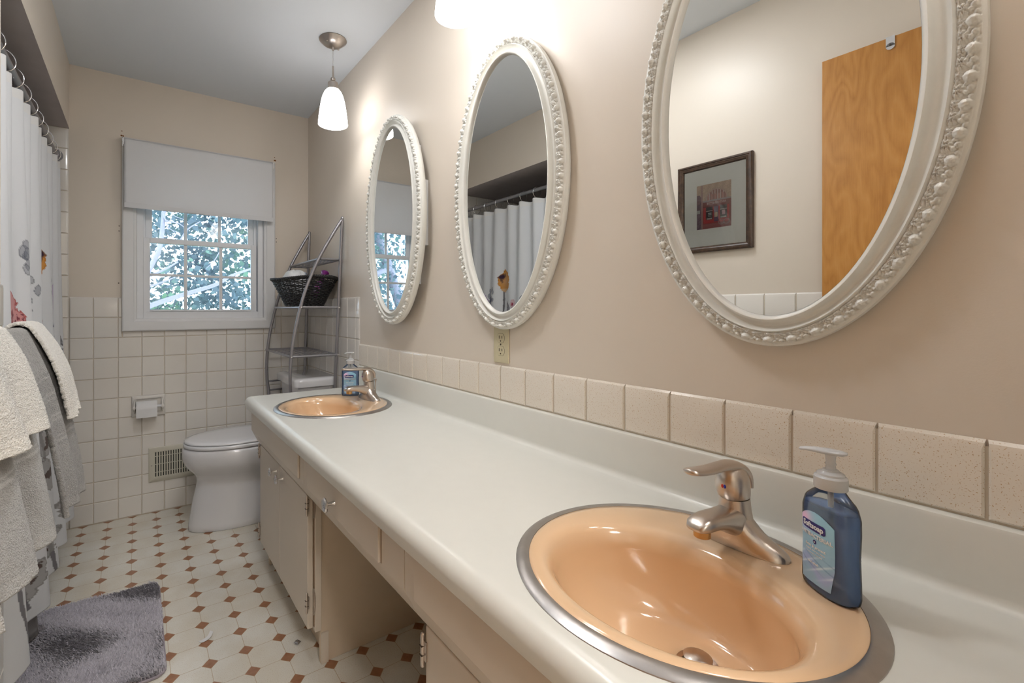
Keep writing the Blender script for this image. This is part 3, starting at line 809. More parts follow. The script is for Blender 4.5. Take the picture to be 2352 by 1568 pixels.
# ------------------------------------------------------------------ oval mirrors: local frame, face towards -X, x=0 at the front face, origin at the centre
RY, RZ = .245, .432; GY, GZ = .186, .381
def oval_frame(parent, back):
    na = 220; a = np.linspace(0, 2 * PI, na, endpoint=False); ca, sa = np.cos(a), np.sin(a)
    def ring(t, x): return np.stack([np.full(na, x), (RY + (GY - RY) * t) * ca, (RZ + (GZ - RZ) * t) * sa], -1)
    prof = [(.14, back), (.06, back - .004), (-.01, .0235), (-.02, .020), (-.02, .0145), (.0, .0105), (.06, .0095), (.08, .008), (.44, .006), (.47, .0035), (.50, .0010), (.53, .0035), (.58, .0085), (.66, .0125), (.75, .0120), (.81, .0080), (.84, .0030), (.88, .0, ), (.94, .0008), (.985, .0045), (1.0, .0085), (1.03, .0125), (1.03, back)]
    P = np.array([ring(t, x) for t, x in prof]); me = npgrid('frame', P, closed_v=True); fr = obj('frame', me, M['frame_white'], parent, ang=50)
    # carved band of fruit and leaves: a relief height field
    per = PI * (3 * (RY + RZ) - math.sqrt((3 * RY + RZ) * (RY + 3 * RZ)))
    n1, n2 = 1500, 26
    aa = np.linspace(0, 2 * PI, 6000); ds = np.hypot(np.diff(RY * np.cos(aa)), np.diff(RZ * np.sin(aa))); cs = np.concatenate([[0], np.cumsum(ds)])
    s = np.linspace(0, cs[-1], n1, endpoint=False); ang = np.interp(s, cs, aa)
    w = np.linspace(0, 1, n2); Sg, Wg = np.meshgrid(s, w, indexing='ij'); k = int(round(cs[-1] / .037)); per_ = cs[-1] / k
    u = (Sg / per_) % 1; wid = .026; cell = np.floor(Sg / per_)
    def dome(u0, w0, r, h, e=1.0):
        du = ((u - u0 + .5) % 1 - .5) * per_; dw = (Wg - w0) * wid * e
        return h * np.sqrt(np.clip(1 - (du ** 2 + dw ** 2) / r ** 2, 0, 1))
    h = np.zeros_like(Sg)
    for args in ((.30, .34, .0078, .0085), (.72, .28, .0042, .0055), (.86, .42, .0036, .0050), (.02, .20, .0032, .004), (.55, .46, .0030, .0035)):
        h = np.maximum(h, dome(*args))
    du = ((u - .78 + .5) % 1 - .5) * per_; dw = (Wg - .80) * wid
    th = np.arctan2(dw, du); rr_ = np.hypot(du, dw)
    h = np.maximum(h, np.where(rr_ < .0105, (.0042 + .0018 * np.cos(th * 9)) * np.clip(1 - (rr_ / .0105) ** 4, 0, 1), 0))
    du = ((u - .30 + .5) % 1 - .5) * per_; dw = (Wg - .86) * wid; th = np.arctan2(dw, du * .8); rr_ = np.hypot(du, dw)
    h = np.maximum(h, np.where(rr_ < .0095, (.0032 + .0016 * np.cos(th * 11)) * np.clip(1 - (rr_ / .0095) ** 4, 0, 1), 0))
    h += .0006 * np.sin(Sg * 1900 + Wg * 9) * np.sin(Wg * 17 + Sg * 700) + .0005 * rng.standard_normal(h.shape) * .6
    edge = np.clip(np.minimum(Wg, 1 - Wg) * 9, 0, 1); h = h * edge
    t = .06 + .40 * Wg; A = ang[:, None]
    P = np.stack([.0085 - .001 - 1.25 * h - .0005 * edge, (RY + (GY - RY) * t) * np.cos(A), (RZ + (GZ - RZ) * t) * np.sin(A)], -1)
    P[:, 0, 0] = .0105; P[:, -1, 0] = .0085
    me = npgrid('carved_band', P, closed_u=True); o = obj('carved_band', me, M['frame_white'], fr, clean=False)
    bm = bmesh.new(); bm.from_mesh(o.data); bmesh.ops.recalc_face_normals(bm, faces=bm.faces); bm.to_mesh(o.data); bm.free()
    n = 96; bm = B(); q = np.linspace(0, 2 * PI, n, endpoint=False)
    r0 = [(.0105, (GY - .001) * math.cos(v), (GZ - .001) * math.sin(v)) for v in q]; r1 = [(.0135, (GY - .001) * math.cos(v), (GZ - .001) * math.sin(v)) for v in q]
    loft(bm, [r0, r1]); obj('mirror_glass', bm, M['mirror'], parent)
    return fr
m1 = thing('oval_mirror', 'oval mirror in carved white frame above the near sink, cropped at top', 'mirror', (.9045, .3555, 1.495), local=True)
oval_frame(m1, .0365)
m2 = dup(m1, (.9045, 1.057, 1.499), None, 'oval mirror in carved white frame between the other two, above the outlet')
mc = thing('medicine_cabinet', 'oval mirror cabinet standing proud of the wall by the window, above the far sink', 'cabinet', (.8745, 1.722, 1.497), math.radians(0), local=True)
for ch in list(m1.children):
    c = ch.copy(); C.objects.link(c); c.parent = mc
    for g in ch.children:
        d = g.copy(); C.objects.link(d); d.parent = c
bm = B(); box(bm, .037, .0672, -.145, .16, -.271, .281); obj('cabinet_box', bm, M['white_trim'], mc, bevel=.002)
bm = B(); box(bm, .037, .0672, -.200, -.1465, -.123, .130); obj('side_box', bm, M['white_trim'], mc, bevel=.002)

# ------------------------------------------------------------------ outlet
ol = thing('outlet', 'ivory duplex wall outlet under the middle oval mirror', 'outlet', (XW, 1.089, 1.02))
oy, oz = 1.091, 1.018
bm = B(); box(bm, XW - .0055, XW - .0002, oy - .0350, oy + .0350, oz - .057, oz + .057); obj('cover_plate', bm, M['plate'], ol, bevel=.0025)
for dz in (.0195, -.0195):
    bm = B(); rr = []
    for i in range(32):
        a = 2 * PI * i / 32; y_ = .0172 * math.cos(a); z_ = max(-.0142, min(.0142, .0172 * math.sin(a))); rr.append((oy + y_, oz + dz + z_))
    prism(bm, rr, 'x', XW - .0062, XW - .005); rc = obj('receptacle', bm, M['plate'], ol)
    bm = B(); rr2 = [(oy + (p[0] - oy) * 1.045, oz + dz + (p[1] - oz - dz) * 1.045) for p in rr]; prism(bm, rr2, 'x', XW - .00565, XW - .005); obj('receptacle_gap', bm, M['slot'], rc)
    bm = B()
    for dy, hh in ((.0063, .0046), (-.0063, .0038)): box(bm, XW - .0068, XW - .006, oy + dy - .0011, oy + dy + .0011, oz + dz + .0030 - hh, oz + dz + .0030 + hh)
    lathe(bm, [(.0024, 0), (.0024, .0008)], (XW - .006, oy, oz + dz - .0088), 12, Matrix.Rotation(-PI / 2, 4, 'Y'))
    obj('slots', bm, M['slot'], rc)
bm = B(); lathe(bm, [(.003, 0), (.0026, .0012), (.001, .0014)], (XW - .0055, oy, oz), 12, Matrix.Rotation(-PI / 2, 4, 'Y')); obj('screw', bm, M['slot'], ol)

# ------------------------------------------------------------------ pendants: local frame, origin on the ceiling
def make_pendant(label, loc):
    t = thing('pendant_lamp', label, 'pendant lamp', loc, 0, local=True)
    bm = B(); lathe(bm, [(.062, 0), (.0635, -.003), (.060, -.0065), (.056, -.010), (.047, -.018), (.034, -.0255), (.018, -.030), (.008, -.0312), (.001, -.0315)], n=48)
    cn = obj('canopy', bm, M['nickel_lamp'], t, ang=60)
    bm = B(); ball(bm, (-.036, -.020, -.0235), .004, 10); obj('canopy_screw', bm, M['nickel_lamp'], cn); bm = B(); ball(bm, (.034, .020, -.0245), .004, 10); obj('canopy_screw', bm, M['nickel_lamp'], cn)
    bm = B(); lathe(bm, [(.0052, -.030), (.0052, -.042), (.0042, -.045), (.0042, -.048), (.001, -.0485)], n=16); obj('cord_grip', bm, M['nickel_lamp'], cn)
    bm = B(); tube(bm, [(0, 0, -.046), (0, 0, -.125)], .0017, 8); obj('cord', bm, M['pump'], t)
    bm = B(); lathe(bm, [(.004, -.122), (.0047, -.124), (.0047, -.174), (.010, -.177), (.0115, -.183), (.010, -.189), (.006, -.191), (.006, -.196), (.021, -.1975), (.0235, -.201), (.0235, -.222), (.0270, -.228), (.030, -.2335), (.001, -.234)], n=40)
    obj('socket', bm, M['nickel_lamp'], t)
    bm = B(); prof = [(.0295, -.2345), (.038, -.243), (.047, -.262), (.0545, -.290), (.0605, -.325), (.0655, -.365), (.0680, -.392), (.0680, -.3955), (.0665, -.3955)]
    inn = [(.0650, -.392), (.0625, -.365), (.0575, -.325), (.0515, -.290), (.044, -.262), (.035, -.246), (.027, -.238)]
    rings = [[(r * math.cos(a), r * math.sin(a), z_) for a in np.linspace(0, 2 * PI, 32, endpoint=False)] for r, z_ in prof + inn]
    loft(bm, rings, cap=False); obj('glass_shade', bm, M['lampglass'], t, ang=60)
    bm = B(); lathe(bm, [(.012, -.240), (.013, -.262), (.022, -.290), (.028, -.315), (.027, -.335), (.018, -.352), (.001, -.358)], n=10); obj('bulb', bm, M['bulb'], t, ang=80)
    return t
p1 = make_pendant('small nickel pendant with lit white glass shade near the far wall', (.765, 2.085, ZC))
p2 = dup(p1, (.785, 1.105, ZC), None, 'lit white glass pendant cut by the top of the photo')
p3 = dup(p1, (.785, .125, ZC), None, 'unseen pendant added to light the near end of the worktop')  # third pendant, added out of view for extra light

# ------------------------------------------------------------------ toilet
tl = thing('toilet', 'white toilet with closed lid between the vanity and the window wall', 'toilet', (.6, 2.68, 0))
TY = 2.682
def egg(x0, x1, hw, z, n=48, p=2.25, back=.5):
    """plan outline: rounded nose at x0, squarer tail at x1"""
    out = []; xm = x0 + (x1 - x0) * .56
    for i in range(n):
        a = 2 * PI * i / n; c, s = math.cos(a), math.sin(a)
        if c < 0: x = xm + (xm - x0) * -abs(c) ** (2 / 2.0); y = hw * math.copysign(abs(s) ** .95, s)
        else: x = xm + (x1 - xm) * abs(c) ** .62; y = hw * math.copysign(abs(s) ** .72, s)
        out.append((x, TY + y, z))
    return out
bm = B()
sec = [(0, .222, .71, .112), (.004, .216, .72, .115), (.03, .218, .72, .113), (.07, .224, .72, .108), (.12, .232, .72, .102), (.17, .242, .72, .098), (.215, .252, .72, .097), (.245, .257, .72, .101), (.268, .254, .72, .113), (.29, .240, .72, .134), (.315, .216, .72, .156), (.34, .199, .72, .171), (.365, .191, .72, .179), (.39, .188, .72, .181), (.41, .190, .72, .180), (.420, .195, .72, .176), (.424, .203, .715, .170)]
loft(bm, [egg(a, b, h, z) for z, a, b, h in sec]); bw = obj('bowl', bm, M['porcelain'], tl, ang=70)
bm = B(); loft(bm, [egg(a, b, h, z) for z, a, b, h in ((.4275, .204, .665, .172), (.4285, .197, .67, .179), (.434, .195, .67, .181), (.4435, .196, .67, .180), (.4455, .200, .668, .176))]); obj('seat', bm, M['seat'], tl, ang=60)
bm = B(); loft(bm, [egg(a, b, h, z) for z, a, b, h in ((.4480, .206, .665, .172), (.4490, .200, .668, .178), (.4545, .199, .668, .179), (.4590, .203, .667, .175), (.4625, .225, .655, .155), (.4640, .28, .62, .10), (.4644, .40, .50, .02))]); obj('lid', bm, M['seat'], tl, ang=60)
bm = B(); box(bm, .655, .700, TY - .075, TY + .075, .425, .455); obj('seat_hinge', bm, M['seat'], tl, bevel=.008)
bm = B()
def rrect(x0, x1, y0, y1, r, z, n=6):
    o_ = []
    for (cx, cy, a0) in ((x1 - r, y1 - r, 0), (x0 + r, y1 - r, PI / 2), (x0 + r, y0 + r, PI), (x1 - r, y0 + r, 1.5 * PI)):
        for k in range(n): a = a0 + PI / 2 * k / (n - 1); o_.append((cx + r * math.cos(a), cy + r * math.sin(a), z))
    return o_
loft(bm, [rrect(.725 + d, .927, 2.492 + d, 2.872 - d, .03, z) for z, d in ((.36, .03), (.37, .02), (.45, .012), (.60, .004), (.705, .0))]); obj('tank', bm, M['porcelain'], tl, ang=50)
bm = B(); loft(bm, [rrect(.702 + d, .931, 2.472 + d, 2.895 - d, .035, z) for z, d in ((.706, .006), (.708, .001), (.735, 0), (.745, .003), (.751, .010), (.754, .03))]); obj('tank_lid', bm, M['porcelain'], tl, ang=50)
bm = B(); box(bm, .60, .90, 2.60, 2.765, .10, .40); obj('pedestal_back', bm, M['porcelain'], tl, bevel=.03, seg=4)
bm = B(); tube(bm, [(.735, 2.53, .66), (.712, 2.53, .66)], .012, 14); tube(bm, [(.714, 2.53, .66), (.712, 2.60, .655)], .006, 10); obj('flush_lever', bm, M['chrome'], tl)

# ------------------------------------------------------------------ rack over the toilet
rk = thing('storage_rack', 'grey tubular metal rack with three wire shelves standing over the toilet', 'rack', (.8, 2.66, 0))
def front_x(z): 
    k = [(0, .668), (.55, .668), (.70, .656), (.80, .653), (.90, .660), (1.0, .675), (1.137, .706), (1.25, .740), (1.395, .800), (1.50, .856), (1.56, .890), (1.605, .918)]
    return k
def uprights(yr_top, yr_bot, yf, dx):
    bm = B(); tube(bm, [(.868, yr_bot + .04, .0), (.900, yr_bot, .70), (.922, yr_top, 1.617)], .0085, 12); ball(bm, (.922, yr_top, 1.617), .0088, 10); obj('upright', bm, M['rack'], rk)
    bm = B(); tube(bm, smooth_path([(x + dx * min(1, (1.6 - z) * 3), yf + (yr_top - yf) * max(0, (z - 1.3) / .31), z) for z, x in front_x(0)], 5), .0085, 12); obj('curved_leg', bm, M['rack'], rk)
uprights(2.372, 2.424, 2.398, .0); uprights(2.940, 2.968, 2.945, .008)
def shelf(z, xf, xr, nwire):
    y0, y1 = 2.40, 2.944; ro = .0062
    bm = B()
    for x in (xf, xr): tube(bm, [(x, y0, z), (x, y1, z)], ro, 10)
    for y_ in (y0, y1): tube(bm, [(xf, y_, z), (xr, y_, z)], ro, 10)
    sh = obj('shelf_frame', bm, M['rack'], rk)
    bm = B()
    for k in range(1, 8): y_ = y0 + (y1 - y0) * k / 8; tube(bm, [(xf, y_, z + .001), (xr, y_, z + .001)], .002, 6)
    for k in range(1, 6): x = xf + (xr - xf) * k / 6; tube(bm, [(x, y0, z - .002), (x, y1, z - .002)], .002, 6)
    obj('shelf_wire', bm, M['rack'], sh)
    for x in (xf, xr):
        bm = B(); ball(bm, (x, y0 - .009, z), .004, 8, (1, .5, 1)); obj('screw', bm, M['chrome'], sh)
shelf(1.395, .803, .917, 18); shelf(1.137, .709, .912, 18); shelf(.882, .659, .906, 18)
bm = B()
for z_ in (.688, .634): tube(bm, [(.664, 2.945, z_), (.90, 2.967, z_)], .0055, 10)
obj('side_rail', bm, M['rack'], rk)

# ------------------------------------------------------------------ woven basket on the middle shelf
bk = thing('wicker_basket', 'black woven straw basket on the middle shelf of the grey rack', 'basket', (.795, 2.60, 1.146))
BC = Vector((.790, 2.610, 1.146)); H = .148
def brad(h, a):
    f = h / H; sx = .088 + .068 * f ** 1.05; sy = .118 + .082 * f ** 1.05
    return sx, sy
def bpt(a, h, off=0):
    sx, sy = brad(h, a); ca, sa = math.cos(a), math.sin(a); e = .9
    p = Vector(((sx + off) * math.copysign(abs(ca) ** e, ca), (sy + off) * math.copysign(abs(sa) ** e, sa), h + .008 * (h / H) * math.cos(2 * a + PI)))
    q = Matrix.Rotation(math.radians(14), 3, 'Z') @ p
    return BC + q
nr, rows = 44, 19
bm = B()
for k in range(nr):
    a = 2 * PI * k / nr
    tube(bm, [bpt(a, h) for h in np.linspace(0.002, H - .004, 7)], .0022, 5)
obj('ribs', bm, M['black'], bk)
bm = B()
for j in range(rows):
    h = .004 + (H - .012) * j / (rows - 1)
    for s in (0,):
        pts = []; n = nr * 4
        for i in range(n):
            a = 2 * PI * i / n; wv = math.cos(a * nr / 2 + (PI if j % 2 else 0)); pts.append(bpt(a, h + .0012 * math.sin(a * 7 + j * 2) + .001 * math.sin(a * 23 + j), .0038 * wv))
        rings = []
        for i, p in enumerate(pts):
            t_ = (pts[(i + 1) % n] - pts[i - 1]).normalized(); up = Vector((0, 0, 1)); b_ = t_.cross(up).normalized(); u_ = b_.cross(t_)
            rd = .0031 + .0009 * math.sin(i * 1.7 + j * 3)
            rings.append([p + (b_ * math.cos(c) * .8 + u_ * math.sin(c) * 1.15) * rd for c in np.linspace(0, 2 * PI, 6, endpoint=False)])
        loft(bm, rings + [rings[0]], cap=False)
obj('woven_strands', bm, M['black'], bk, ang=80)
bm = B()
for ph in (0, PI * 2 / 3, PI * 4 / 3):
    n = 260; rings = []; pts = []
    for i in range(n): a = 2 * PI * i / n; q = a * 30 + ph; pts.append(bpt(a, H + .002 + .005 * math.sin(q), .002 + .0045 * math.cos(q)))
    for i, p in enumerate(pts):
        t_ = (pts[(i + 1) % n] - pts[i - 1]).normalized(); b_ = t_.cross(Vector((0, 0, 1))).normalized(); u_ = b_.cross(t_)
        rings.append([p + (b_ * math.cos(c) + u_ * math.sin(c)) * .0046 for c in np.linspace(0, 2 * PI, 6, endpoint=False)])
    loft(bm, rings + [rings[0]], cap=False)
obj('braided_rim', bm, M['black'], bk, ang=80)
bm = B(); loft(bm, [[bpt(a, .003, -.003) for a in np.linspace(0, 2 * PI, 48, endpoint=False)], [bpt(a, .0045, -.003) for a in np.linspace(0, 2 * PI, 48, endpoint=False)]]); obj('bottom', bm, M['black'], bk)
# its contents
def lump(c, sx, sy, sz, seed):
    r_ = np.random.default_rng(seed); nu, nv = 40, 24; th = np.linspace(0, 2 * PI, nu, endpoint=False)[:, None]; ph = np.linspace(.05, PI - .05, nv)[None, :]
    k = 1 + .06 * np.sin(3 * th + seed) * np.sin(2 * ph) + .04 * np.sin(7 * th + 5 * ph + seed)
    e = .75
    f = lambda q: np.sign(q) * np.abs(q) ** e
    P = np.stack([c[0] + sx * k * f(np.cos(th)) * f(np.sin(ph)), c[1] + sy * k * f(np.sin(th)) * f(np.sin(ph)), c[2] + sz * k * f(np.cos(ph)) * np.ones_like(th)], -1)
    me = npgrid('lump', P, closed_u=True); bm = bmesh.new(); bm.from_mesh(me)
    vs_ = list(bm.verts); bm.verts.ensure_lookup_table()
    bm.faces.new([bm.verts[i * nv] for i in range(nu)]); bm.faces.new([bm.verts[i * nv + nv - 1] for i in range(nu)][::-1]); return bm
o = obj('washcloth', lump((.745, 2.65, 1.262), .062, .100, .085, 2), M['cloth_white'], ang=80); tag(o, 'rolled white cloth heaped in the black basket', 'cloth')
bm = B(); lathe(bm, [(.001, 0), (.030, .001), (.034, .006), (.034, .090), (.033, .10), (.024, .108), (.010, .112), (.001, .113)], (0, 0, 0), 28, Matrix.Rotation(math.radians(-14), 4, 'Y'))
bmesh.ops.translate(bm, vec=(.82, 2.70, 1.235), verts=bm.verts)
o = obj('cosmetic_jar', bm, mat('pale_blue_plastic', (.42, .50, .66), .3)); tag(o, 'pale blue rounded container beside the cloth in the black basket', 'container')
pb = thing('lotion_bottle', 'purple bottle with flared cap leaning in the black basket', 'bottle', (.835, 2.53, 1.16))
mt = Matrix.Translation((.812, 2.515, 1.198)) @ Matrix.Rotation(math.radians(30), 4, 'Y') @ Matrix.Rotation(math.radians(-14), 4, 'X')
bm = B(); rings = []
def vinch(z): return [(0, .024), (.01, .030), (.06, .031), (.085, .028), (.105, .022)]
prf = [(.024, 0), (.030, .006), (.031, .05), (.030, .078), (.026, .096), (.020, .108)]
rings = [[mt @ Vector((r_ * .62 * math.cos(a), r_ * math.sin(a), z_)) for a in np.linspace(0, 2 * PI, 32, endpoint=False)] for r_, z_ in prf]
loft(bm, rings); body = obj('bottle_body', bm, M['purple'], pb, ang=60)
rings = [[mt @ Vector((r_ * .8 * math.cos(a), r_ * math.sin(a), z_)) for a in np.linspace(0, 2 * PI, 32, endpoint=False)] for r_, z_ in [(.020, .109), (.017, .116), (.0135, .128), (.0150, .140), (.022, .152), (.0285, .158), (.0285, .163), (.024, .166), (.012, .165)]]
bm = B(); loft(bm, rings); obj('flared_cap', bm, M['purple'], pb, ang=60)
nu, nv = 60, 30
P = np.zeros((nu, nv, 3)); col = np.zeros((nu, nv, 3))
for i in range(nu):
    for j in range(nv):
        a = 2 * PI * i / nu; z_ = .020 + .055 * j / (nv - 1); P[i, j] = mt @ Vector((.0316 * .62 * math.cos(a), .0316 * math.sin(a), z_))
        s_ = math.sin(a * 2 + z_ * 120); q = math.sin(a * 3 - z_ * 160)
        col[i, j] = (.55, .10, .45) if s_ > .55 else ((.75, .55, .8) if q > .8 else (.05, .02, .13))
obj('wrap_label', npgrid('wrap', P, col, closed_u=True), M['label2'], pb, clean=False)

# ------------------------------------------------------------------ toilet paper and holder, floor register
th = thing('paper_holder', 'white ceramic toilet paper holder set in the tiled window wall', 'holder', (.053, YB, .54))
hx0, hx1, hz0, hz1 = -.0245, .1315, .541, .655; yf = YB - .0085
bm = B()
pr = [(0, 0), (0, -.010), (.006, -.0155), (.014, -.0150), (.021, -.0085), (.023, .0)]
rings = []
for (x, z, sx, sz) in ((hx0, hz0, 1, 1), (hx1, hz0, -1, 1), (hx1, hz1, -1, -1), (hx0, hz1, 1, -1)): rings.append([(x + sx * a, yf + b, z + sz * a) for a, b in pr])
loft(bm, rings + [rings[0]], cap=False); obj('ceramic_frame', bm, M['tile'], th, ang=50)
bm = B(); box(bm, hx0 + .018, hx1 - .018, yf - .004, yf, hz0 + .018, hz1 - .018); obj('recess', bm, M['tile'], th)
for x in (hx0 + .013, hx1 - .013):
    bm = B(); rings = [[(x + .007 * math.cos(a) * 1.0, yf - d, .598 + h * math.sin(a)) for a in np.linspace(0, 2 * PI, 20, endpoint=False)] for d, h in ((0, .044), (.012, .040), (.028, .028), (.042, .017), (.052, .012), (.056, .008))]
    loft(bm, rings); obj('arm', bm, M['tile'], th, ang=60)
bm = B(); tube(bm, [(hx0 + .015, yf - .044, .598), (hx1 - .015, yf - .044, .598)], .0075, 16); obj('spindle', bm, M['seat'], th)
rl = thing('toilet_roll', 'white toilet paper roll hanging on the ceramic holder', 'paper roll', (.042, yf - .05, .56))
bm = B(); rings = [[(x, yf - .044 + r_ * math.cos(a), .588 + r_ * math.sin(a)) for a in np.linspace(0, 2 * PI, 40, endpoint=False)] for x, r_ in ((-.004, .019), (-.004, .0405), (-.003, .0415), (.091, .0415), (.092, .0405), (.092, .019), (-.004, .019))]
loft(bm, rings, cap=False); obj('paper', bm, M['paper'], rl, ang=40)
bm = B(); rings = [[(x, yf - .044 + r_ * math.cos(a), .588 + r_ * math.sin(a)) for a in np.linspace(0, 2 * PI, 32, endpoint=False)] for x, r_ in ((-.0045, .0185), (.0925, .0185), (.0925, .0175), (-.0045, .0175), (-.0045, .0185))]
loft(bm, rings, cap=False); obj('core', bm, M['core'], rl)
bm = B(); box(bm, -.0035, .0915, yf - .044 - .0418, yf - .044 - .0412, .5475, .590); obj('loose_sheet', bm, M['paper'], rl)
vt = thing('wall_register', 'cream metal wall vent with vertical slots low on the tiled window wall', 'vent', (.22, YB, .17))
vx0, vx1, vz0, vz1 = .053, .415, .170, .3615
bm = B(); pr = [(0, 0), (0, -.004), (.006, -.0075), (.026, -.0075), (.028, -.004), (.028, 0)]; rings = []
for (x, z, sx, sz) in ((vx0, vz0, 1, 1), (vx1, vz0, -1, 1), (vx1, vz1, -1, -1), (vx0, vz1, 1, -1)): rings.append([(x + sx * a, yf + b, z + sz * a) for a, b in pr])
loft(bm, rings + [rings[0]], cap=False); obj('register_frame', bm, M['vent'], vt, ang=40)
bm = B(); box(bm, vx0 + .02, vx1 - .02, yf - .0012, yf - .0002, vz0 + .02, vz1 - .02); obj('dark_duct', bm, M['ventdark'], vt)
bm = B(); n = 25
for k in range(n + 1): x = vx0 + .028 + (vx1 - vx0 - .056) * k / n; box(bm, x - .0036, x + .0036, yf - .0070, yf - .0025, vz0 + .027, vz1 - .027)
for z_ in (.222, .266, .310): box(bm, vx0 + .028, vx1 - .028, yf - .0030, yf - .0020, z_ - .0015, z_ + .0015)
obj('slats', bm, M['vent'], vt)
bm = B(); ball(bm, (.067, yf - .0075, .264), .0035, 10, (1, .5, 1)); obj('screw', bm, M['nickel'], vt); bm = B(); ball(bm, (vx1 - .014, yf - .0075, .264), .0035, 10, (1, .5, 1)); obj('screw', bm, M['nickel'], vt)

# ------------------------------------------------------------------ tub, curtain rod, rings, curtain, liner
tb = thing('bathtub', 'peach bathtub in the alcove behind the shower curtain', 'bathtub', (-.7, 2.3, 0))
bm = B(); x0, x1, y0, y1 = -1.050, -.372, YA + .010, YB - .010
loft(bm, [rrect(x0, x1 + d, y0, y1, .004, z) for z, d in ((0, 0), (.36, 0), (.385, -.003), (.395, -.012))] + [rrect(x0 + .07, x1 - .08, y0 + .09, y1 - .09, .12, .392), rrect(x0 + .09, x1 - .10, y0 + .12, y1 - .12, .12, .30), rrect(x0 + .13, x1 - .13, y0 + .18, y1 - .2, .12, .10), rrect(x0 + .16, x1 - .16, y0 + .22, y1 - .25, .1, .075)]); obj('tub_shell', bm, M['tub'], tb, ang=50)
RX, RZr = -.343, 1.905
rd = thing('curtain_rod', 'grey steel shower curtain rod across the tub alcove', 'curtain rod', (RX, 2.3, RZr))
bm = B(); tube(bm, [(RX, YA + .010, RZr), (RX, YB - .010, RZr)], .0125, 20); obj('rod', bm, M['rack'], rd)
for y_, s in ((YA + .0085, 1), (YB - .0085, -1)):
    bm = B(); lathe(bm, [(.030, 0), (.030, .004), (.022, .012), (.0165, .022), (.0165, .028)], (RX, y_, RZr), 28, Matrix.Rotation(-s * PI / 2, 4, 'X')); obj('flange', bm, M['rack'], rd)
ring_y = [1.665 + .127 * k for k in range(11)]
ring_y[-1] = 2.93
rg = None
for k, y_ in enumerate(ring_y):
    if rg is None:
        bm = B(); n = 40; pts = [Vector((.030 * math.sin(a), .0, -.016 + .034 * math.cos(a))) for a in np.linspace(.25, 2 * PI - .05, n)]
        tube(bm, pts, .0016, 8); rg = obj('curtain_ring', bm, M['chrome']); rg.location = (RX, y_, RZr)
        tag(rg, 'metal ring hanging the shower curtain from the rod', 'curtain ring', 'rings along the curtain rod')
    else: dup(rg, (RX, y_, RZr), math.radians(rng.uniform(-14, 14)))
rg.rotation_euler = (0, 0, .1)
def fold(Y, zf):
    """x offset of the cloth: zf 0 at the top, 1 at the hem"""
    a1 = .015 * (1 - zf) ** 1.5 + .004; a2 = .003 + .042 * zf ** 1.6
    x = a1 * np.sin(2 * PI * (Y - 1.665) / .127 + PI / 2) + a2 * np.sin(2 * PI * (Y - 1.72) / .285 + .9 + .5 * np.sin(Y * 5)) + .004 * np.sin(Y * 61 + zf * 2)
    return x
def cloth(name, ya, yb, zt, zb, xc, m, parent, nu, nv, color=None, kx=1.0, ph=0):
    Y = np.linspace(ya, yb, nu)[:, None] * np.ones((1, nv)); zf = np.linspace(0, 1, nv)[None, :] * np.ones((nu, 1))
    sag = .010 * (1 - np.cos(2 * PI * (Y - 1.665) / .127)) / 2 * np.clip(1 - zf * 12, 0, 1)
    Z = zt + (zb - zt) * zf - sag
    Xx = xc + kx * fold(Y + ph, zf) + .035 * zf
    P = np.stack([Xx, Y + .012 * np.sin(2 * PI * (Y + ph) / .285) * zf, Z], -1)
    col = color(Y, Z) if color else None
    o = obj(name, npgrid(name, P, col), m, parent, clean=False); md = o.modifiers.new('s', 'SOLIDIFY'); md.thickness = .0008; return o
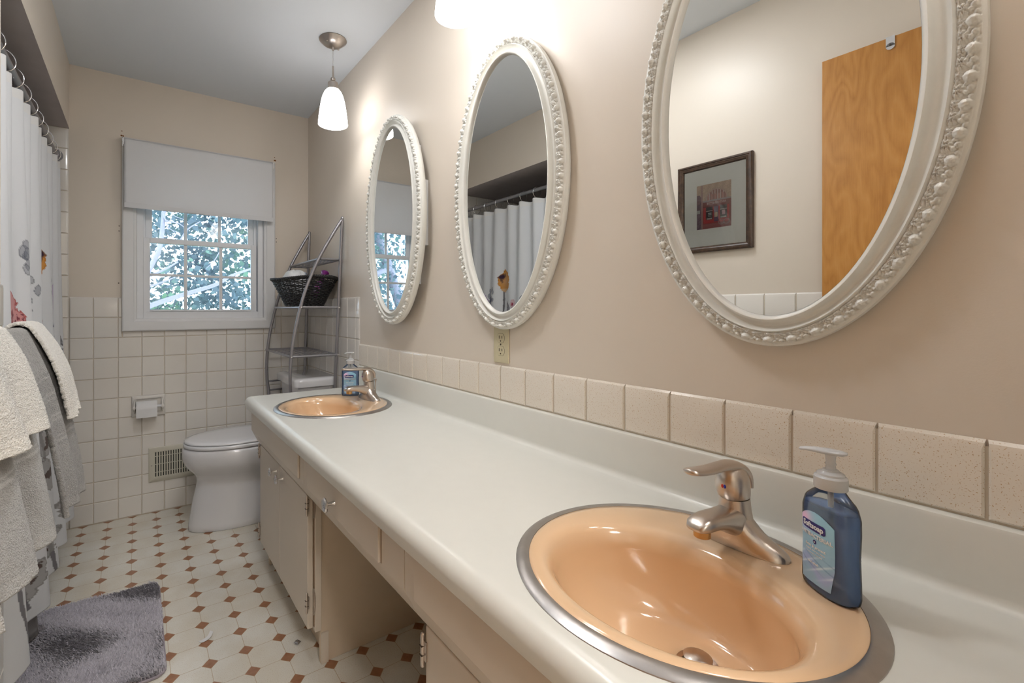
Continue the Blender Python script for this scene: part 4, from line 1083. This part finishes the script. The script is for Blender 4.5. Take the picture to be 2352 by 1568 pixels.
def print_colour(Y, Z):
    nz1 = np.sin(Y * 173 + 3 * np.sin(Z * 91)) * np.sin(Z * 139 + 2 * np.sin(Y * 77)); nz2 = np.sin(Y * 61 + Z * 47) * np.sin(Z * 83 - Y * 29)
    c = np.ones(Y.shape + (3,)) * np.array([.92, .94, .97])
    hem = (Z > 1.815); c[hem] = (.95, .95, .95)
    def put(mask, colr, k=1.0):
        k = np.asarray(k) * mask
        for i in range(3): c[..., i] = c[..., i] * (1 - k) + colr[i] * k
    def ell(y0, z0, ry, rz, rot=0, wob=.06):
        cy, sy = math.cos(rot), math.sin(rot); dy, dz = Y - y0, Z - z0; u = (dy * cy + dz * sy) / ry; v = (-dy * sy + dz * cy) / rz
        return (u * u + v * v) ** .5 + wob * nz1 * .6 + wob * nz2
    def flower(y0, z0, ry, rz, col1, edge, core, cy_, cz_, rc):
        d = ell(y0, z0, ry, rz, 0, .10); put(d < 1, col1, .80 + .2 * np.clip(d, 0, 1)); put((d > .93) & (d < 1), edge, .7)
        k = ell(cy_, cz_, rc, rc * 1.1, 0, .35); put(k < 1, core, np.clip(1.5 - k, 0, 1)); return d
    def stem(y0, z0, y1, z1, w, colr=(.12, .11, .13)):
        t = np.clip((Z - z0) / (z1 - z0), 0, 1); yc = y0 + (y1 - y0) * t + .010 * np.sin(Z * 14); m = (np.abs(Y - yc) < w * (1 + .25 * nz2)) & (Z <= max(z0, z1)) & (Z >= min(z0, z1)); put(m, colr, .85)
    def leaf(y0, z0, l, w, rot, colr=(.13, .12, .15)):
        cy, sy = math.cos(rot), math.sin(rot); dy, dz = Y - y0, Z - z0; u = (dy * cy + dz * sy) / l; v = (-dy * sy + dz * cy) / w
        m = (np.abs(u) < 1) & (np.abs(v) < (1 - u * u) * (1 + .12 * nz1)); put(m, colr, .70 + .2 * nz1); put(m & (np.abs(v) < .07), (.05, .04, .06), .8)
    def dots(y0, z0, s, n, seed, colr=(.22, .24, .30)):
        r_ = np.random.default_rng(seed)
        for i in range(n):
            a = r_.uniform(0, 2 * PI); q = r_.uniform(0, 1) ** .5; m_ = ell(y0 + math.cos(a) * q * s, z0 + math.sin(a) * q * s * 1.7, .011 + .006 * r_.random(), .014 + .008 * r_.random(), r_.uniform(-.5, .5), .1)
            put(m_ < 1, colr, .45 + .15 * r_.random()); put((m_ > .82) & (m_ < 1), (.08, .09, .13), .5)
    OR = (.80, .36, .05); DK = (.05, .02, .05); PK = (.80, .36, .36); RD = (.35, .008, .015); PU = (.70, .60, .78); VI = (.09, .015, .13); GY_ = (.40, .39, .38); BR = (.10, .055, .04)
    # tall stems first
    for a in ((2.505, 1.27, 2.48, .62, .0085), (2.24, 1.18, 2.28, .55, .005), (1.93, 1.0, 1.98, .15, .008), (2.72, 1.06, 2.66, .5, .006), (2.86, .95, 2.90, .2, .006), (2.47, .62, 2.50, .12, .010), (1.72, .50, 1.75, .12, .008), (2.29, .30, 2.31, .08, .009)): stem(*a)
    d = flower(2.475, 1.325, .062, .078, OR, (.6, .22, .03), DK, 2.505, 1.355, .026); put((d < 1) & (Z < 1.275), (.85, .62, .38), .7)
    d = flower(1.90, 1.09, .120, .095, PK, (.45, .03, .02), RD, 1.915, 1.035, .072); put((d < .9) & (nz1 * nz2 > .12) & (Z < 1.11), (.18, .0, .02), .9)
    flower(2.70, 1.165, .062, .082, PU, (.45, .32, .55), VI, 2.715, 1.165, .032)
    flower(2.375, 1.165, .026, .030, (.82, .62, .66), (.5, .2, .25), (.35, .02, .06), 2.378, 1.165, .010)
    flower(2.33, 1.075, .030, .038, (.80, .68, .70), (.45, .2, .25), DK, 2.345, 1.075, .006)
    dots(2.235, 1.19, .048, 20, 5); dots(2.60, 1.22, .035, 10, 9, (.12, .15, .28)); dots(2.05, 1.30, .03, 9, 3)
    leaf(2.43, 1.125, .065, .026, 1.2); leaf(2.86, .985, .05, .022, -.8); leaf(2.86, .905, .05, .024, .7); leaf(2.52, .90, .055, .024, 1.9); leaf(1.80, .72, .06, .025, .9); leaf(2.66, .80, .055, .022, 2.0)
    leaf(2.18, .88, .06, .024, 1.0); leaf(2.58, 1.06, .02, .010, .4, (.03, .04, .16)); leaf(2.585, 1.0, .02, .009, 2.4, (.03, .04, .16))
    for (y0, z0, ry, rz, sd) in ((2.22, .22, .115, .062, 1), (2.17, .375, .11, .050, 2), (2.30, .50, .08, .045, 11), (1.98, .26, .08, .06, 12), (2.05, .52, .06, .05, 13), (2.50, .20, .05, .05, 14), (2.70, .45, .06, .04, 15), (2.83, .73, .055, .05, 3), (2.60, .30, .07, .045, 4), (1.86, .33, .08, .05, 5), (1.80, .55, .06, .05, 6), (2.42, .46, .06, .04, 7), (2.92, .42, .05, .045, 8), (2.30, .62, .06, .05, 9)):
        d = ell(y0, z0, ry, rz, .2 * sd, .18); put(d < 1, GY_, .75); put((d > .9) & (d < 1), (.2, .18, .17), .5); k = ell(y0 + .012, z0, ry * .38, rz * .42, .4, .5); put(k < 1, BR, .9)
    d = ell(2.21, .385, .02, .012); put(d < 1, (.8, .8, .8), .9)
    return np.clip(c, 0, 1)
ct = cloth('shower_curtain', 1.628, 2.958, 1.850, .115, -.336, M['curtain'], None, 420, 460, print_colour); tag(ct, 'white shower curtain printed with poppies and grey leaves along the tub', 'shower curtain')
ln = cloth('curtain_liner', 1.622, 2.985, 1.852, .030, -.358, M['liner'], None, 260, 60, None, .82, .004); tag(ln, 'dark grey shower liner hanging behind the printed curtain', 'shower liner')

# ------------------------------------------------------------------ towel bar and towels
BXX, BZZ = -.214, 1.068
tbr = thing('towel_bar', 'clear towel bar on white posts carrying the grey towels', 'towel bar', (BXX, 1.15, BZZ))
bm = B(); tube(bm, [(BXX, .66, BZZ), (BXX, 1.49, BZZ)], .008, 16); obj('bar', bm, M['pump'], tbr)
for y_ in (.665, 1.485):
    bm = B(); tube(bm, [(XL + .009, y_, BZZ), (BXX + .004, y_, BZZ)], .010, 16); ball(bm, (BXX, y_ + (.010 if y_ > 1 else -.01), BZZ), .0125, 14); obj('post', bm, M['porcelain'], tbr)
def towel(name, ya, yb, r0, prof, back, color, lab, seed, thick=.006, skew=0, wave=.006, nu=110, wseg=.14, ph=0):
    """cloth over the bar: prof = list of (x,z) down the front, back = (x, z) of the rear hem"""
    r_ = np.random.default_rng(seed)
    arc = [(BXX + r0 * math.sin(a), BZZ + r0 * math.cos(a) * 1.0) for a in np.linspace(-PI / 2, PI * .32, 9)]
    pts = [(back[0], 0, back[1]), (BXX - r0, 0, BZZ - .05)] + [(p[0], 0, p[1]) for p in arc] + [(p[0], 0, p[1]) for p in prof]
    path = smooth_path(pts, 7); P2 = np.array([(p.x, p.z) for p in path]); seg = np.hypot(*np.diff(P2, axis=0).T); L = np.concatenate([[0], np.cumsum(seg)])
    nv = 260; s = np.linspace(0, L[-1], nv); px = np.interp(s, L, P2[:, 0]); pz = np.interp(s, L, P2[:, 1])
    tx = np.gradient(px); tz = np.gradient(pz); ln_ = np.hypot(tx, tz); nx_, nz_ = -tz / ln_, tx / ln_     # outward (towards the room on the front flap)
    front = np.clip((s - s[np.argmax(pz)]) / (L[-1] - s[np.argmax(pz)]), 0, 1)
    Y = np.linspace(0, 1, nu)[:, None]
    w = wave * np.sin(2 * PI * Y * (yb - ya) / wseg + ph) * (.15 + front[None, :] ** 1.2) + .004 * np.sin(Y * 23 + seed) * front[None, :]
    fz = .00045 * r_.standard_normal((nu, nv))
    X_ = px[None, :] + nx_[None, :] * (w + fz); Z_ = pz[None, :] + nz_[None, :] * (w + fz) + skew * (Y - .5) * front[None, :] ** 2
    Yw = ya + (yb - ya) * Y + (0.012 * np.sin(front * 5 + seed) * (Y - .5))[:, :] + np.zeros((1, nv))
    col = color(Y * np.ones((1, nv)), (L[-1] - s)[None, :] * np.ones((nu, 1)), r_)
    me = npgrid(name, np.stack([X_, Yw, Z_], -1), col)
    o = obj(name, me, M['terry_dark'], None, clean=False); md = o.modifiers.new('s', 'SOLIDIFY'); md.thickness = thick; md.offset = 1
    tag(o, lab, 'towel'); return o
def terry(base, stripes):
    def f(y, d, r_):
        c = np.ones(y.shape + (3,)) * np.array(base); c *= (1 + .05 * r_.standard_normal(y.shape))[..., None]
        if stripes:
            for k, w in ((.150, .0022), (.160, .0022), (.195, .0022), (.205, .0022), (.240, .0022), (.250, .0022), (.285, .002)):
                m = np.abs(d - k) < w; c[m] = np.array(base) * 1.4
            m = (d > .14) & (d < .295); c[m] *= .88
        m = d < .020; c[m] = np.array(base) * 1.15
        return np.clip(c, 0, 1)
    return f
GR_D = (.33, .325, .315); GR_L = (.50, .50, .49); WH = (.86, .84, .79)
towel('bath_towel', 1.145, 1.445, .018, [(-.182, 1.04), (-.160, .98), (-.143, .90), (-.131, .83), (-.121, .76), (-.115, .70)], (-.252, .72), terry(GR_D, True), 'darker grey striped bath towel hung next to the shower curtain', 3, .008, skew=-.05, wave=.006, ph=1.2)
towel('hand_towel', 1.335, 1.480, .030, [(-.164, 1.04), (-.143, .985), (-.131, .93), (-.121, .878)], (-.255, .90), terry(WH, False), 'cream hand towel over the far end of the darker grey towel', 5, .007, wave=.004)
towel('bath_towel', .70, 1.118, .018, [(-.190, 1.04), (-.172, .98), (-.159, .90), (-.149, .83), (-.141, .77), (-.137, .735)], (-.252, .74), terry(GR_L, True), 'lighter grey striped bath towel hanging under the white hand towel', 8, .009, skew=-.06, wave=.016, wseg=.21, ph=-3.815)
towel('hand_towel', .72, 1.075, .032, [(-.168, 1.04), (-.155, .99), (-.146, .95), (-.142, .925)], (-.258, .90), terry(WH, False), 'white hand towel draped over the lighter grey bath towel', 12, .007, skew=-.02, wave=.015, wseg=.21, ph=-3.2)

# ------------------------------------------------------------------ bath mat
bmx = thing('bath_mat', 'grey shaggy bath mat on the floor beside the tub', 'bath mat', (-.11, 1.93, 0))
mx0, mx1, my0, my1 = -.300, .076, 1.655, 2.215
bm = B(); loft(bm, [rrect(mx0 - d, mx1 + d, my0 - d, my1 + d, .035, z) for z, d in ((.001, 0), (.003, .002), (.008, .002), (.010, 0))]); obj('backing', bm, mat('grey_backing', (.40, .36, .41), .9), bmx)
nb = 52000; per = 5
bx = rng.uniform(mx0 + .002, mx1 - .002, nb); by = rng.uniform(my0 + .002, my1 - .002, nb)
cxm = np.clip(bx, mx0 + .035, mx1 - .035); cym = np.clip(by, my0 + .035, my1 - .035); ok = np.hypot(bx - cxm, by - cym) < .034; bx, by = bx[ok], by[ok]; nb = len(bx)
ang = 2.6 + 1.1 * np.sin(bx * 17 + 2 * np.sin(by * 9)) + .9 * np.sin(by * 21 + bx * 8) + rng.normal(0, .7, nb); hh = rng.uniform(.011, .020, nb); ll = rng.uniform(.006, .015, nb); ww = rng.uniform(.0010, .0018, nb)
dx, dy = np.cos(ang), np.sin(ang); V = np.zeros((nb, 5, 3))
V[:, 0] = np.stack([bx - dy * ww, by + dx * ww, np.full(nb, .009)], -1); V[:, 1] = np.stack([bx + dy * ww, by - dx * ww, np.full(nb, .009)], -1)
V[:, 2] = np.stack([bx + dx * ll * .35 + dy * ww * 1.2, by + dy * ll * .35 - dx * ww * 1.2, .009 + hh * .65], -1); V[:, 3] = np.stack([bx + dx * ll * .35 - dy * ww * 1.2, by + dy * ll * .35 + dx * ww * 1.2, .009 + hh * .65], -1)
V[:, 4] = np.stack([bx + dx * ll, by + dy * ll, .009 + hh], -1)
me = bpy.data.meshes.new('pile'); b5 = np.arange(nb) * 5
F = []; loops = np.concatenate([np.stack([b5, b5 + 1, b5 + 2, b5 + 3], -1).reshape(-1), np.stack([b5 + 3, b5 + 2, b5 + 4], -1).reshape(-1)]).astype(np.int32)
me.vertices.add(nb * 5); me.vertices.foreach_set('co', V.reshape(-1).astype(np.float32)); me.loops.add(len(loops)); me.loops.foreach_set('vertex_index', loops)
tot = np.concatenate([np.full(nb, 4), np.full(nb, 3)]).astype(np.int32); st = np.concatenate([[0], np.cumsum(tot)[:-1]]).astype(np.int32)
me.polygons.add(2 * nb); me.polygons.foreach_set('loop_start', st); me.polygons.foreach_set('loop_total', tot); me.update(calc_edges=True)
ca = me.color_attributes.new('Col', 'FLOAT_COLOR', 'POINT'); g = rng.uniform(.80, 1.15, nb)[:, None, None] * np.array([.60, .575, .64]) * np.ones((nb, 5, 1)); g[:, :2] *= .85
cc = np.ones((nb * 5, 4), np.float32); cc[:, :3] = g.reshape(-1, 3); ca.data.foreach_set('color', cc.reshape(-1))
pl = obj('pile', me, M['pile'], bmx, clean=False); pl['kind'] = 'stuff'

# ------------------------------------------------------------------ bits on the floor
bm = B(); pts = [(.178, 1.755, .002), (.192, 1.757, .002), (.207, 1.764, .005), (.216, 1.775, .013)]
rings = []
for p in smooth_path(pts, 4): rings.append([(p.x - .006, p.y + .009, p.z), (p.x + .004, p.y - .007, p.z)])
def ribbon(bm, pts, w, th_=.0006):
    rings = []
    for p in pts: rings.append([(p.x - w * .5, p.y + w * .8, p.z), (p.x + w * .5, p.y - w * .8, p.z), (p.x + w * .5, p.y - w * .8, p.z + th_), (p.x - w * .5, p.y + w * .8, p.z + th_)])
    loft(bm, rings)
ribbon(bm, smooth_path(pts, 4), .008); tag(obj('paper_scrap', bm, M['paper']), 'curled white paper scrap on the floor tiles by the mat', 'scrap')
bm = B(); bmesh.ops.create_grid(bm, x_segments=5, y_segments=5, size=.009)
for v in bm.verts: v.co = Vector((v.co.x, v.co.y, .0025 + rng.uniform(0, .003))); 
bmesh.ops.rotate(bm, cent=(0, 0, 0), matrix=Matrix.Rotation(.6, 3, 'Z'), verts=bm.verts); bmesh.ops.translate(bm, vec=(.452, 1.572, 0), verts=bm.verts)
o = obj('foil_scrap', bm, M['foil'], ang=5); tag(o, 'crumpled silver foil scrap on the floor by the knee space', 'scrap'); md = o.modifiers.new('s', 'SOLIDIFY'); md.thickness = .0005

# ------------------------------------------------------------------ left wall things seen in the mirror: picture, door, hook
pc = thing('framed_picture', 'walnut framed shopfront picture on the wall facing the mirrors', 'picture', (XL, 1.038, 1.58))
py0, py1, pz0, pz1 = .882, 1.195, 1.381, 1.778
bm = B(); pr = [(0, 0), (0, .014), (.004, .019), (.009, .0195), (.011, .0165), (.015, .0165), (.018, .0145), (.023, .0135), (.026, .010), (.027, .004)]; rings = []
for (y_, z_, sy, sz) in ((py0, pz0, 1, 1), (py1, pz0, -1, 1), (py1, pz1, -1, -1), (py0, pz1, 1, -1)): rings.append([(XL + b + .001, y_ + sy * a, z_ + sz * a) for a, b in pr])
loft(bm, rings + [rings[0]], cap=False); obj('frame', bm, M['walnut'], pc, ang=25)
ay0, ay1, az0, az1 = .967, 1.112, 1.484, 1.681
bm = B(); box(bm, XL + .001, XL + .0050, py0 + .02, py1 - .02, pz0 + .02, pz1 - .02); mb = obj('mat_board', bm, M['mat_board'], pc)
nu, nv = 150, 200; a = np.linspace(0, 1, nu)[:, None] * np.ones((1, nv)); b = np.linspace(0, 1, nv)[None, :] * np.ones((nu, 1))
cc = np.zeros((nu, nv, 3)); cc[:] = (.50, .36, .26)
nz_ = .5 + .5 * np.sin(a * 90 + 4 * np.sin(b * 40)) * np.sin(b * 110 + 3 * np.sin(a * 60)); cc *= (.85 + .3 * nz_)[..., None]
def P_(m, c_): cc[m] = np.array(c_)
P_((b < .60) & (a < .83), (.20, .035, .03)); P_((b > .60) & (b < .635) & (a < .86), (.35, .30, .30))
P_((b < .11), (.28, .08, .075)); P_((a > .86) & (b < .72), (.13, .07, .10)); P_((a > .86) & (b > .5) & (b < .78) & (((a - .97) / .10) ** 2 + ((b - .68) / .12) ** 2 < 1), (.20, .10, .12))
P_((a > .82) & (a < .87) & (b > .02), (.36, .22, .2))
ar = ((a - .42) / .335) ** 2 + ((b - .635) / .255) ** 2 < 1; P_(ar & (b > .635), (.24, .09, .08)); ar2 = ((a - .42) / .29) ** 2 + ((b - .635) / .215) ** 2 < 1
for k in np.linspace(.14, .70, 8): P_(ar & (b > .635) & (np.abs(a - k) < .012), (.55, .45, .42))
P_(ar & (b > .635) & (b < .76) & (np.sin(a * 60) > 0), (.42, .2, .17)); P_(ar & ~ar2 & (b > .635), (.45, .32, .25))
P_((b > .12) & (b < .49) & (a > .06) & (a < .80), (.42, .03, .03))
for x0, x1 in ((.12, .32), (.53, .72)): P_((b > .2) & (b < .48) & (a > x0) & (a < x1), (.03, .025, .03)); P_((b > .385) & (b < .40) & (a > x0) & (a < x1), (.55, .45, .42)); P_((b > .205) & (b < .235) & (a > x0 + .02) & (a < x1 - .02), (.45, .42, .40))
P_((b > .27) & (b < .35) & (a > .56) & (a < .66) & (np.sin(b * 190) > 0), (.45, .5, .48)); P_((b > .27) & (b < .37) & (a > .17) & (a < .26), (.50, .30, .32))
P_((b > .14) & (b < .48) & (a > .36) & (a < .49), (.12, .07, .12)); P_((b > .36) & (b < .47) & (a > .38) & (a < .48) & (np.sin(a * 260) > 0), (.25, .22, .32)); P_((b > .24) & (b < .345) & (a > .385) & (a < .475), (.60, .48, .34))
P_((b > .48) & (b < .5) & (a > .06) & (a < .8), (.15, .02, .02))
for c0 in (.13, .28): rr = np.hypot((a - c0) * 1.0, (b - .115) * 1.36); P_((np.abs(rr - .075) < .008), (.30, .22, .22))
P_((a > .85) & (b < .35) & (nz_ > .55), (.22, .16, .20)); P_((a > .9) & (b > .36) & (b < .44), (.4, .42, .4))
cc *= (.9 + .2 * nz_)[..., None]
Pm = np.stack([np.full_like(a, XL + .0056), ay0 + (ay1 - ay0) * a, az0 + (az1 - az0) * b], -1)
obj('print', npgrid('print', Pm, np.clip(cc, 0, 1)), M['art'], mb, clean=False)
me = text_mesh('ANTOINETTE', .0145, .0001, .0003)
for v in me.vertices: v.co = Vector((XL + .0060 + v.co.z, ay0 + (ay1 - ay0) * .42 + v.co.x * .92, az0 + (az1 - az0) * .555 + v.co.y))
obj('shop_sign', me, mat('sign_ink', (.55, .42, .40), .6), mb, clean=False)
bm = B(); box(bm, XL + .0075, XL + .0085, py0 + .024, py1 - .024, pz0 + .024, pz1 - .024); obj('picture_glass', bm, M['clear'], pc)

bm = B(); box(bm, XL + .012, XL + .047, YN + .01, .6415, .012, 2.022); dr = struct('door_1', bm, M['door'], bevel=.001)
hk = thing('door_hook', 'small metal over-door bracket on top edge of the birch door', 'hook', (XL + .048, .459, 2.0))
bm = B(); box(bm, XL + .0105, XL + .0495, .448, .470, 2.0235, 2.0245); box(bm, XL + .0485, XL + .0497, .448, .470, 1.992, 2.0245)
lathe(bm, [(.011, 0), (.011, .0012)], (XL + .0485, .459, 1.992), 24, Matrix.Rotation(PI / 2, 4, 'Y')); obj('strap', bm, M['chrome'], hk)
bm = B(); lathe(bm, [(.003, 0), (.003, .0008)], (XL + .0497, .459, 1.996), 12, Matrix.Rotation(PI / 2, 4, 'Y')); obj('screw_hole', bm, M['slot'], hk)

# ------------------------------------------------------------------ the tree outside the window
def tree(name, lab, cx, cy, base, spans, nleaf, seed, ext, limbs):
    r_ = np.random.default_rng(seed); t = thing(name, lab, 'tree', (cx, cy, base))
    bm = B()
    for L_ in limbs: tube(bm, smooth_path([p[:3] for p in L_], 4), list(np.interp(np.linspace(0, len(L_) - 1, (len(L_) - 1) * 4 + 1), range(len(L_)), [p[3] for p in L_])), 10)
    obj('trunk', bm, M['branch'], t, ang=80)
    n = nleaf; ncl = n // 26
    c = np.stack([r_.uniform(*ext[0], ncl), r_.uniform(*ext[1], ncl), r_.uniform(*ext[2], ncl)], -1)
    base_ = np.repeat(c, 26, 0) + r_.normal(0, .13, (ncl * 26, 3)); n = len(base_)
    d1 = r_.normal(size=(n, 3)); d1 /= np.linalg.norm(d1, axis=1)[:, None]; d2 = np.cross(d1, r_.normal(size=(n, 3))); d2 /= np.linalg.norm(d2, axis=1)[:, None]
    l = r_.uniform(.040, .085, n)[:, None]; w = l * .42; nn = np.cross(d1, d2)
    V = np.stack([base_, base_ + d1 * l * .5 + d2 * w, base_ + d1 * l * 1.1 + nn * l * .2, base_ + d1 * l * .5 - d2 * w], 1).reshape(-1, 3)
    me = bpy.data.meshes.new('leaves'); me.vertices.add(4 * n); me.vertices.foreach_set('co', V.reshape(-1).astype(np.float32)); me.loops.add(4 * n); me.loops.foreach_set('vertex_index', np.arange(4 * n, dtype=np.int32))
    me.polygons.add(n); me.polygons.foreach_set('loop_start', (np.arange(n) * 4).astype(np.int32)); me.polygons.foreach_set('loop_total', np.full(n, 4, np.int32)); me.update(calc_edges=True)
    o = obj('foliage', me, M['leaf'], t, clean=False); o['kind'] = 'stuff'
    return t
limbs = [[(-2.1, 6.3, -3.0, .12), (-1.8, 6.2, .2, .10), (-1.2, 6.0, 1.9, .07), (-.6, 6.2, 3.6, .03)],
         [(-1.9, 5.6, .35, .050), (-.9, 4.9, .78, .036), (-.2, 4.6, 1.02, .026), (.12, 4.5, 1.17, .021), (.35, 4.5, 1.26, .019), (.59, 4.5, 1.35, .016), (.75, 4.52, 1.45, .012), (1.2, 4.6, 1.62, .006)],
         [(-1.5, 6.1, 1.0, .07), (-.3, 4.7, 1.24, .014), (.12, 4.5, 1.42, .010), (.29, 4.5, 1.53, .006)], [(-.2, 4.6, 1.22, .010), (.12, 4.5, 1.33, .008), (.27, 4.5, 1.40, .004)],
         [(-1.2, 5.9, 1.7, .05), (-.1, 4.6, 1.40, .022), (.12, 4.55, 1.54, .020), (.18, 4.5, 1.83, .017), (.19, 4.5, 2.3, .010)],
         [(.18, 4.48, 1.95, .006), (.2, 4.48, 1.87, .006), (.3, 4.48, 1.85, .004), (.36, 4.48, 1.79, .002)], [(.2, 4.48, 1.87, .005), (.23, 4.48, 1.8, .004), (.31, 4.48, 1.77, .002)],
         [(.19, 4.48, 2.0, .005), (.25, 4.48, 1.92, .004), (.33, 4.48, 1.89, .002)], [(.3, 4.5, 1.70, .006), (.36, 4.5, 1.81, .006), (.46, 4.5, 1.89, .003)], [(.62, 4.5, 1.66, .004), (.57, 4.5, 1.56, .004), (.5, 4.5, 1.48, .002)]]
tree('leafy_tree', 'leafy tree with slanting bare branch filling the view through the window', -1.9, 6.2, -3, None, 36000, 4, ((-1.7, 3.3), (5.1, 7.3), (-.4, 3.6)), limbs)
bm = B(); box(bm, -30, 30, YB + 2, 60, -3.2, -3.0); struct('ground_outside', bm, mat('lawn', (.12, .25, .08), .9, var=(3, .4)))

# ------------------------------------------------------------------ fill lamps added out of view for even brightness
hl = thing('hall_fill_lamp', 'unseen round fill lamp added in the hall behind the doorway', 'ceiling lamp', (0, -.95, ZC))
bm = B(); lathe(bm, [(.17, ZC), (.17, ZC - .02), (.001, ZC - .02)], (0, -.95, 0), 40); obj('lamp_base', bm, M['white_trim'], hl)
bm = B(); lathe(bm, [(.165, ZC - .0205), (.16, ZC - .05), (.12, ZC - .08), (.06, ZC - .095), (.001, ZC - .1)], (0, -.95, 0), 40); obj('diffuser', bm, M['hall_fill'], hl)

rl2 = thing('ceiling_fill_lamp', 'unseen round fill lamp added in the middle of the bathroom ceiling', 'ceiling lamp', (.28, 1.2, ZC))  # added outside the frame to brighten the back of the room
bm = B(); lathe(bm, [(.155, ZC), (.155, ZC - .018), (.001, ZC - .018)], (.28, 1.2, 0), 40); obj('lamp_base', bm, M['white_trim'], rl2)
bm = B(); lathe(bm, [(.150, ZC - .0185), (.149, ZC - .021), (.145, ZC - .0225), (.001, ZC - .0230)], (.28, 1.2, 0), 40); obj('diffuser', bm, m_emit('ceiling_fill_diffuser', (.97, .98, 1), 19.0), rl2)

# ------------------------------------------------------------------ world, camera, colour
w = bpy.data.worlds.new('w'); S.world = w; w.use_nodes = True; nt = w.node_tree
bg = nt.nodes['Background']; bg.inputs[0].default_value = (.76, .88, 1.0, 1); bg.inputs[1].default_value = 3.6

cam = bpy.data.cameras.new('camera'); co = bpy.data.objects.new('camera', cam); C.objects.link(co)
co.location = (0, 0, 1.1251); co.rotation_euler = (PI / 2, 0, -math.radians(33.381))
cam.sensor_fit = 'HORIZONTAL'; cam.sensor_width = 36; cam.lens = 1062.53 / 2352 * 36
cam.shift_x = (1176 - 1014.7) / 2352; cam.shift_y = -(784 - 710.97) / 2352; cam.clip_start = .02; cam.clip_end = 200
S.camera = co
S.view_settings.view_transform = 'Standard'; S.view_settings.look = 'None'; S.view_settings.gamma = 1; S.view_settings.use_curve_mapping = False
S.view_settings.exposure = 0.88
S.cycles.adaptive_threshold = .05; S.cycles.use_light_tree = False; S.cycles.max_bounces = 6; S.cycles.diffuse_bounces = 3; S.cycles.glossy_bounces = 4; S.cycles.transmission_bounces = 5; S.cycles.transparent_max_bounces = 10; S.cycles.caustics_reflective = False; S.cycles.caustics_refractive = False
for o in list(bpy.data.objects):
    if '_local' in o: del o['_local']
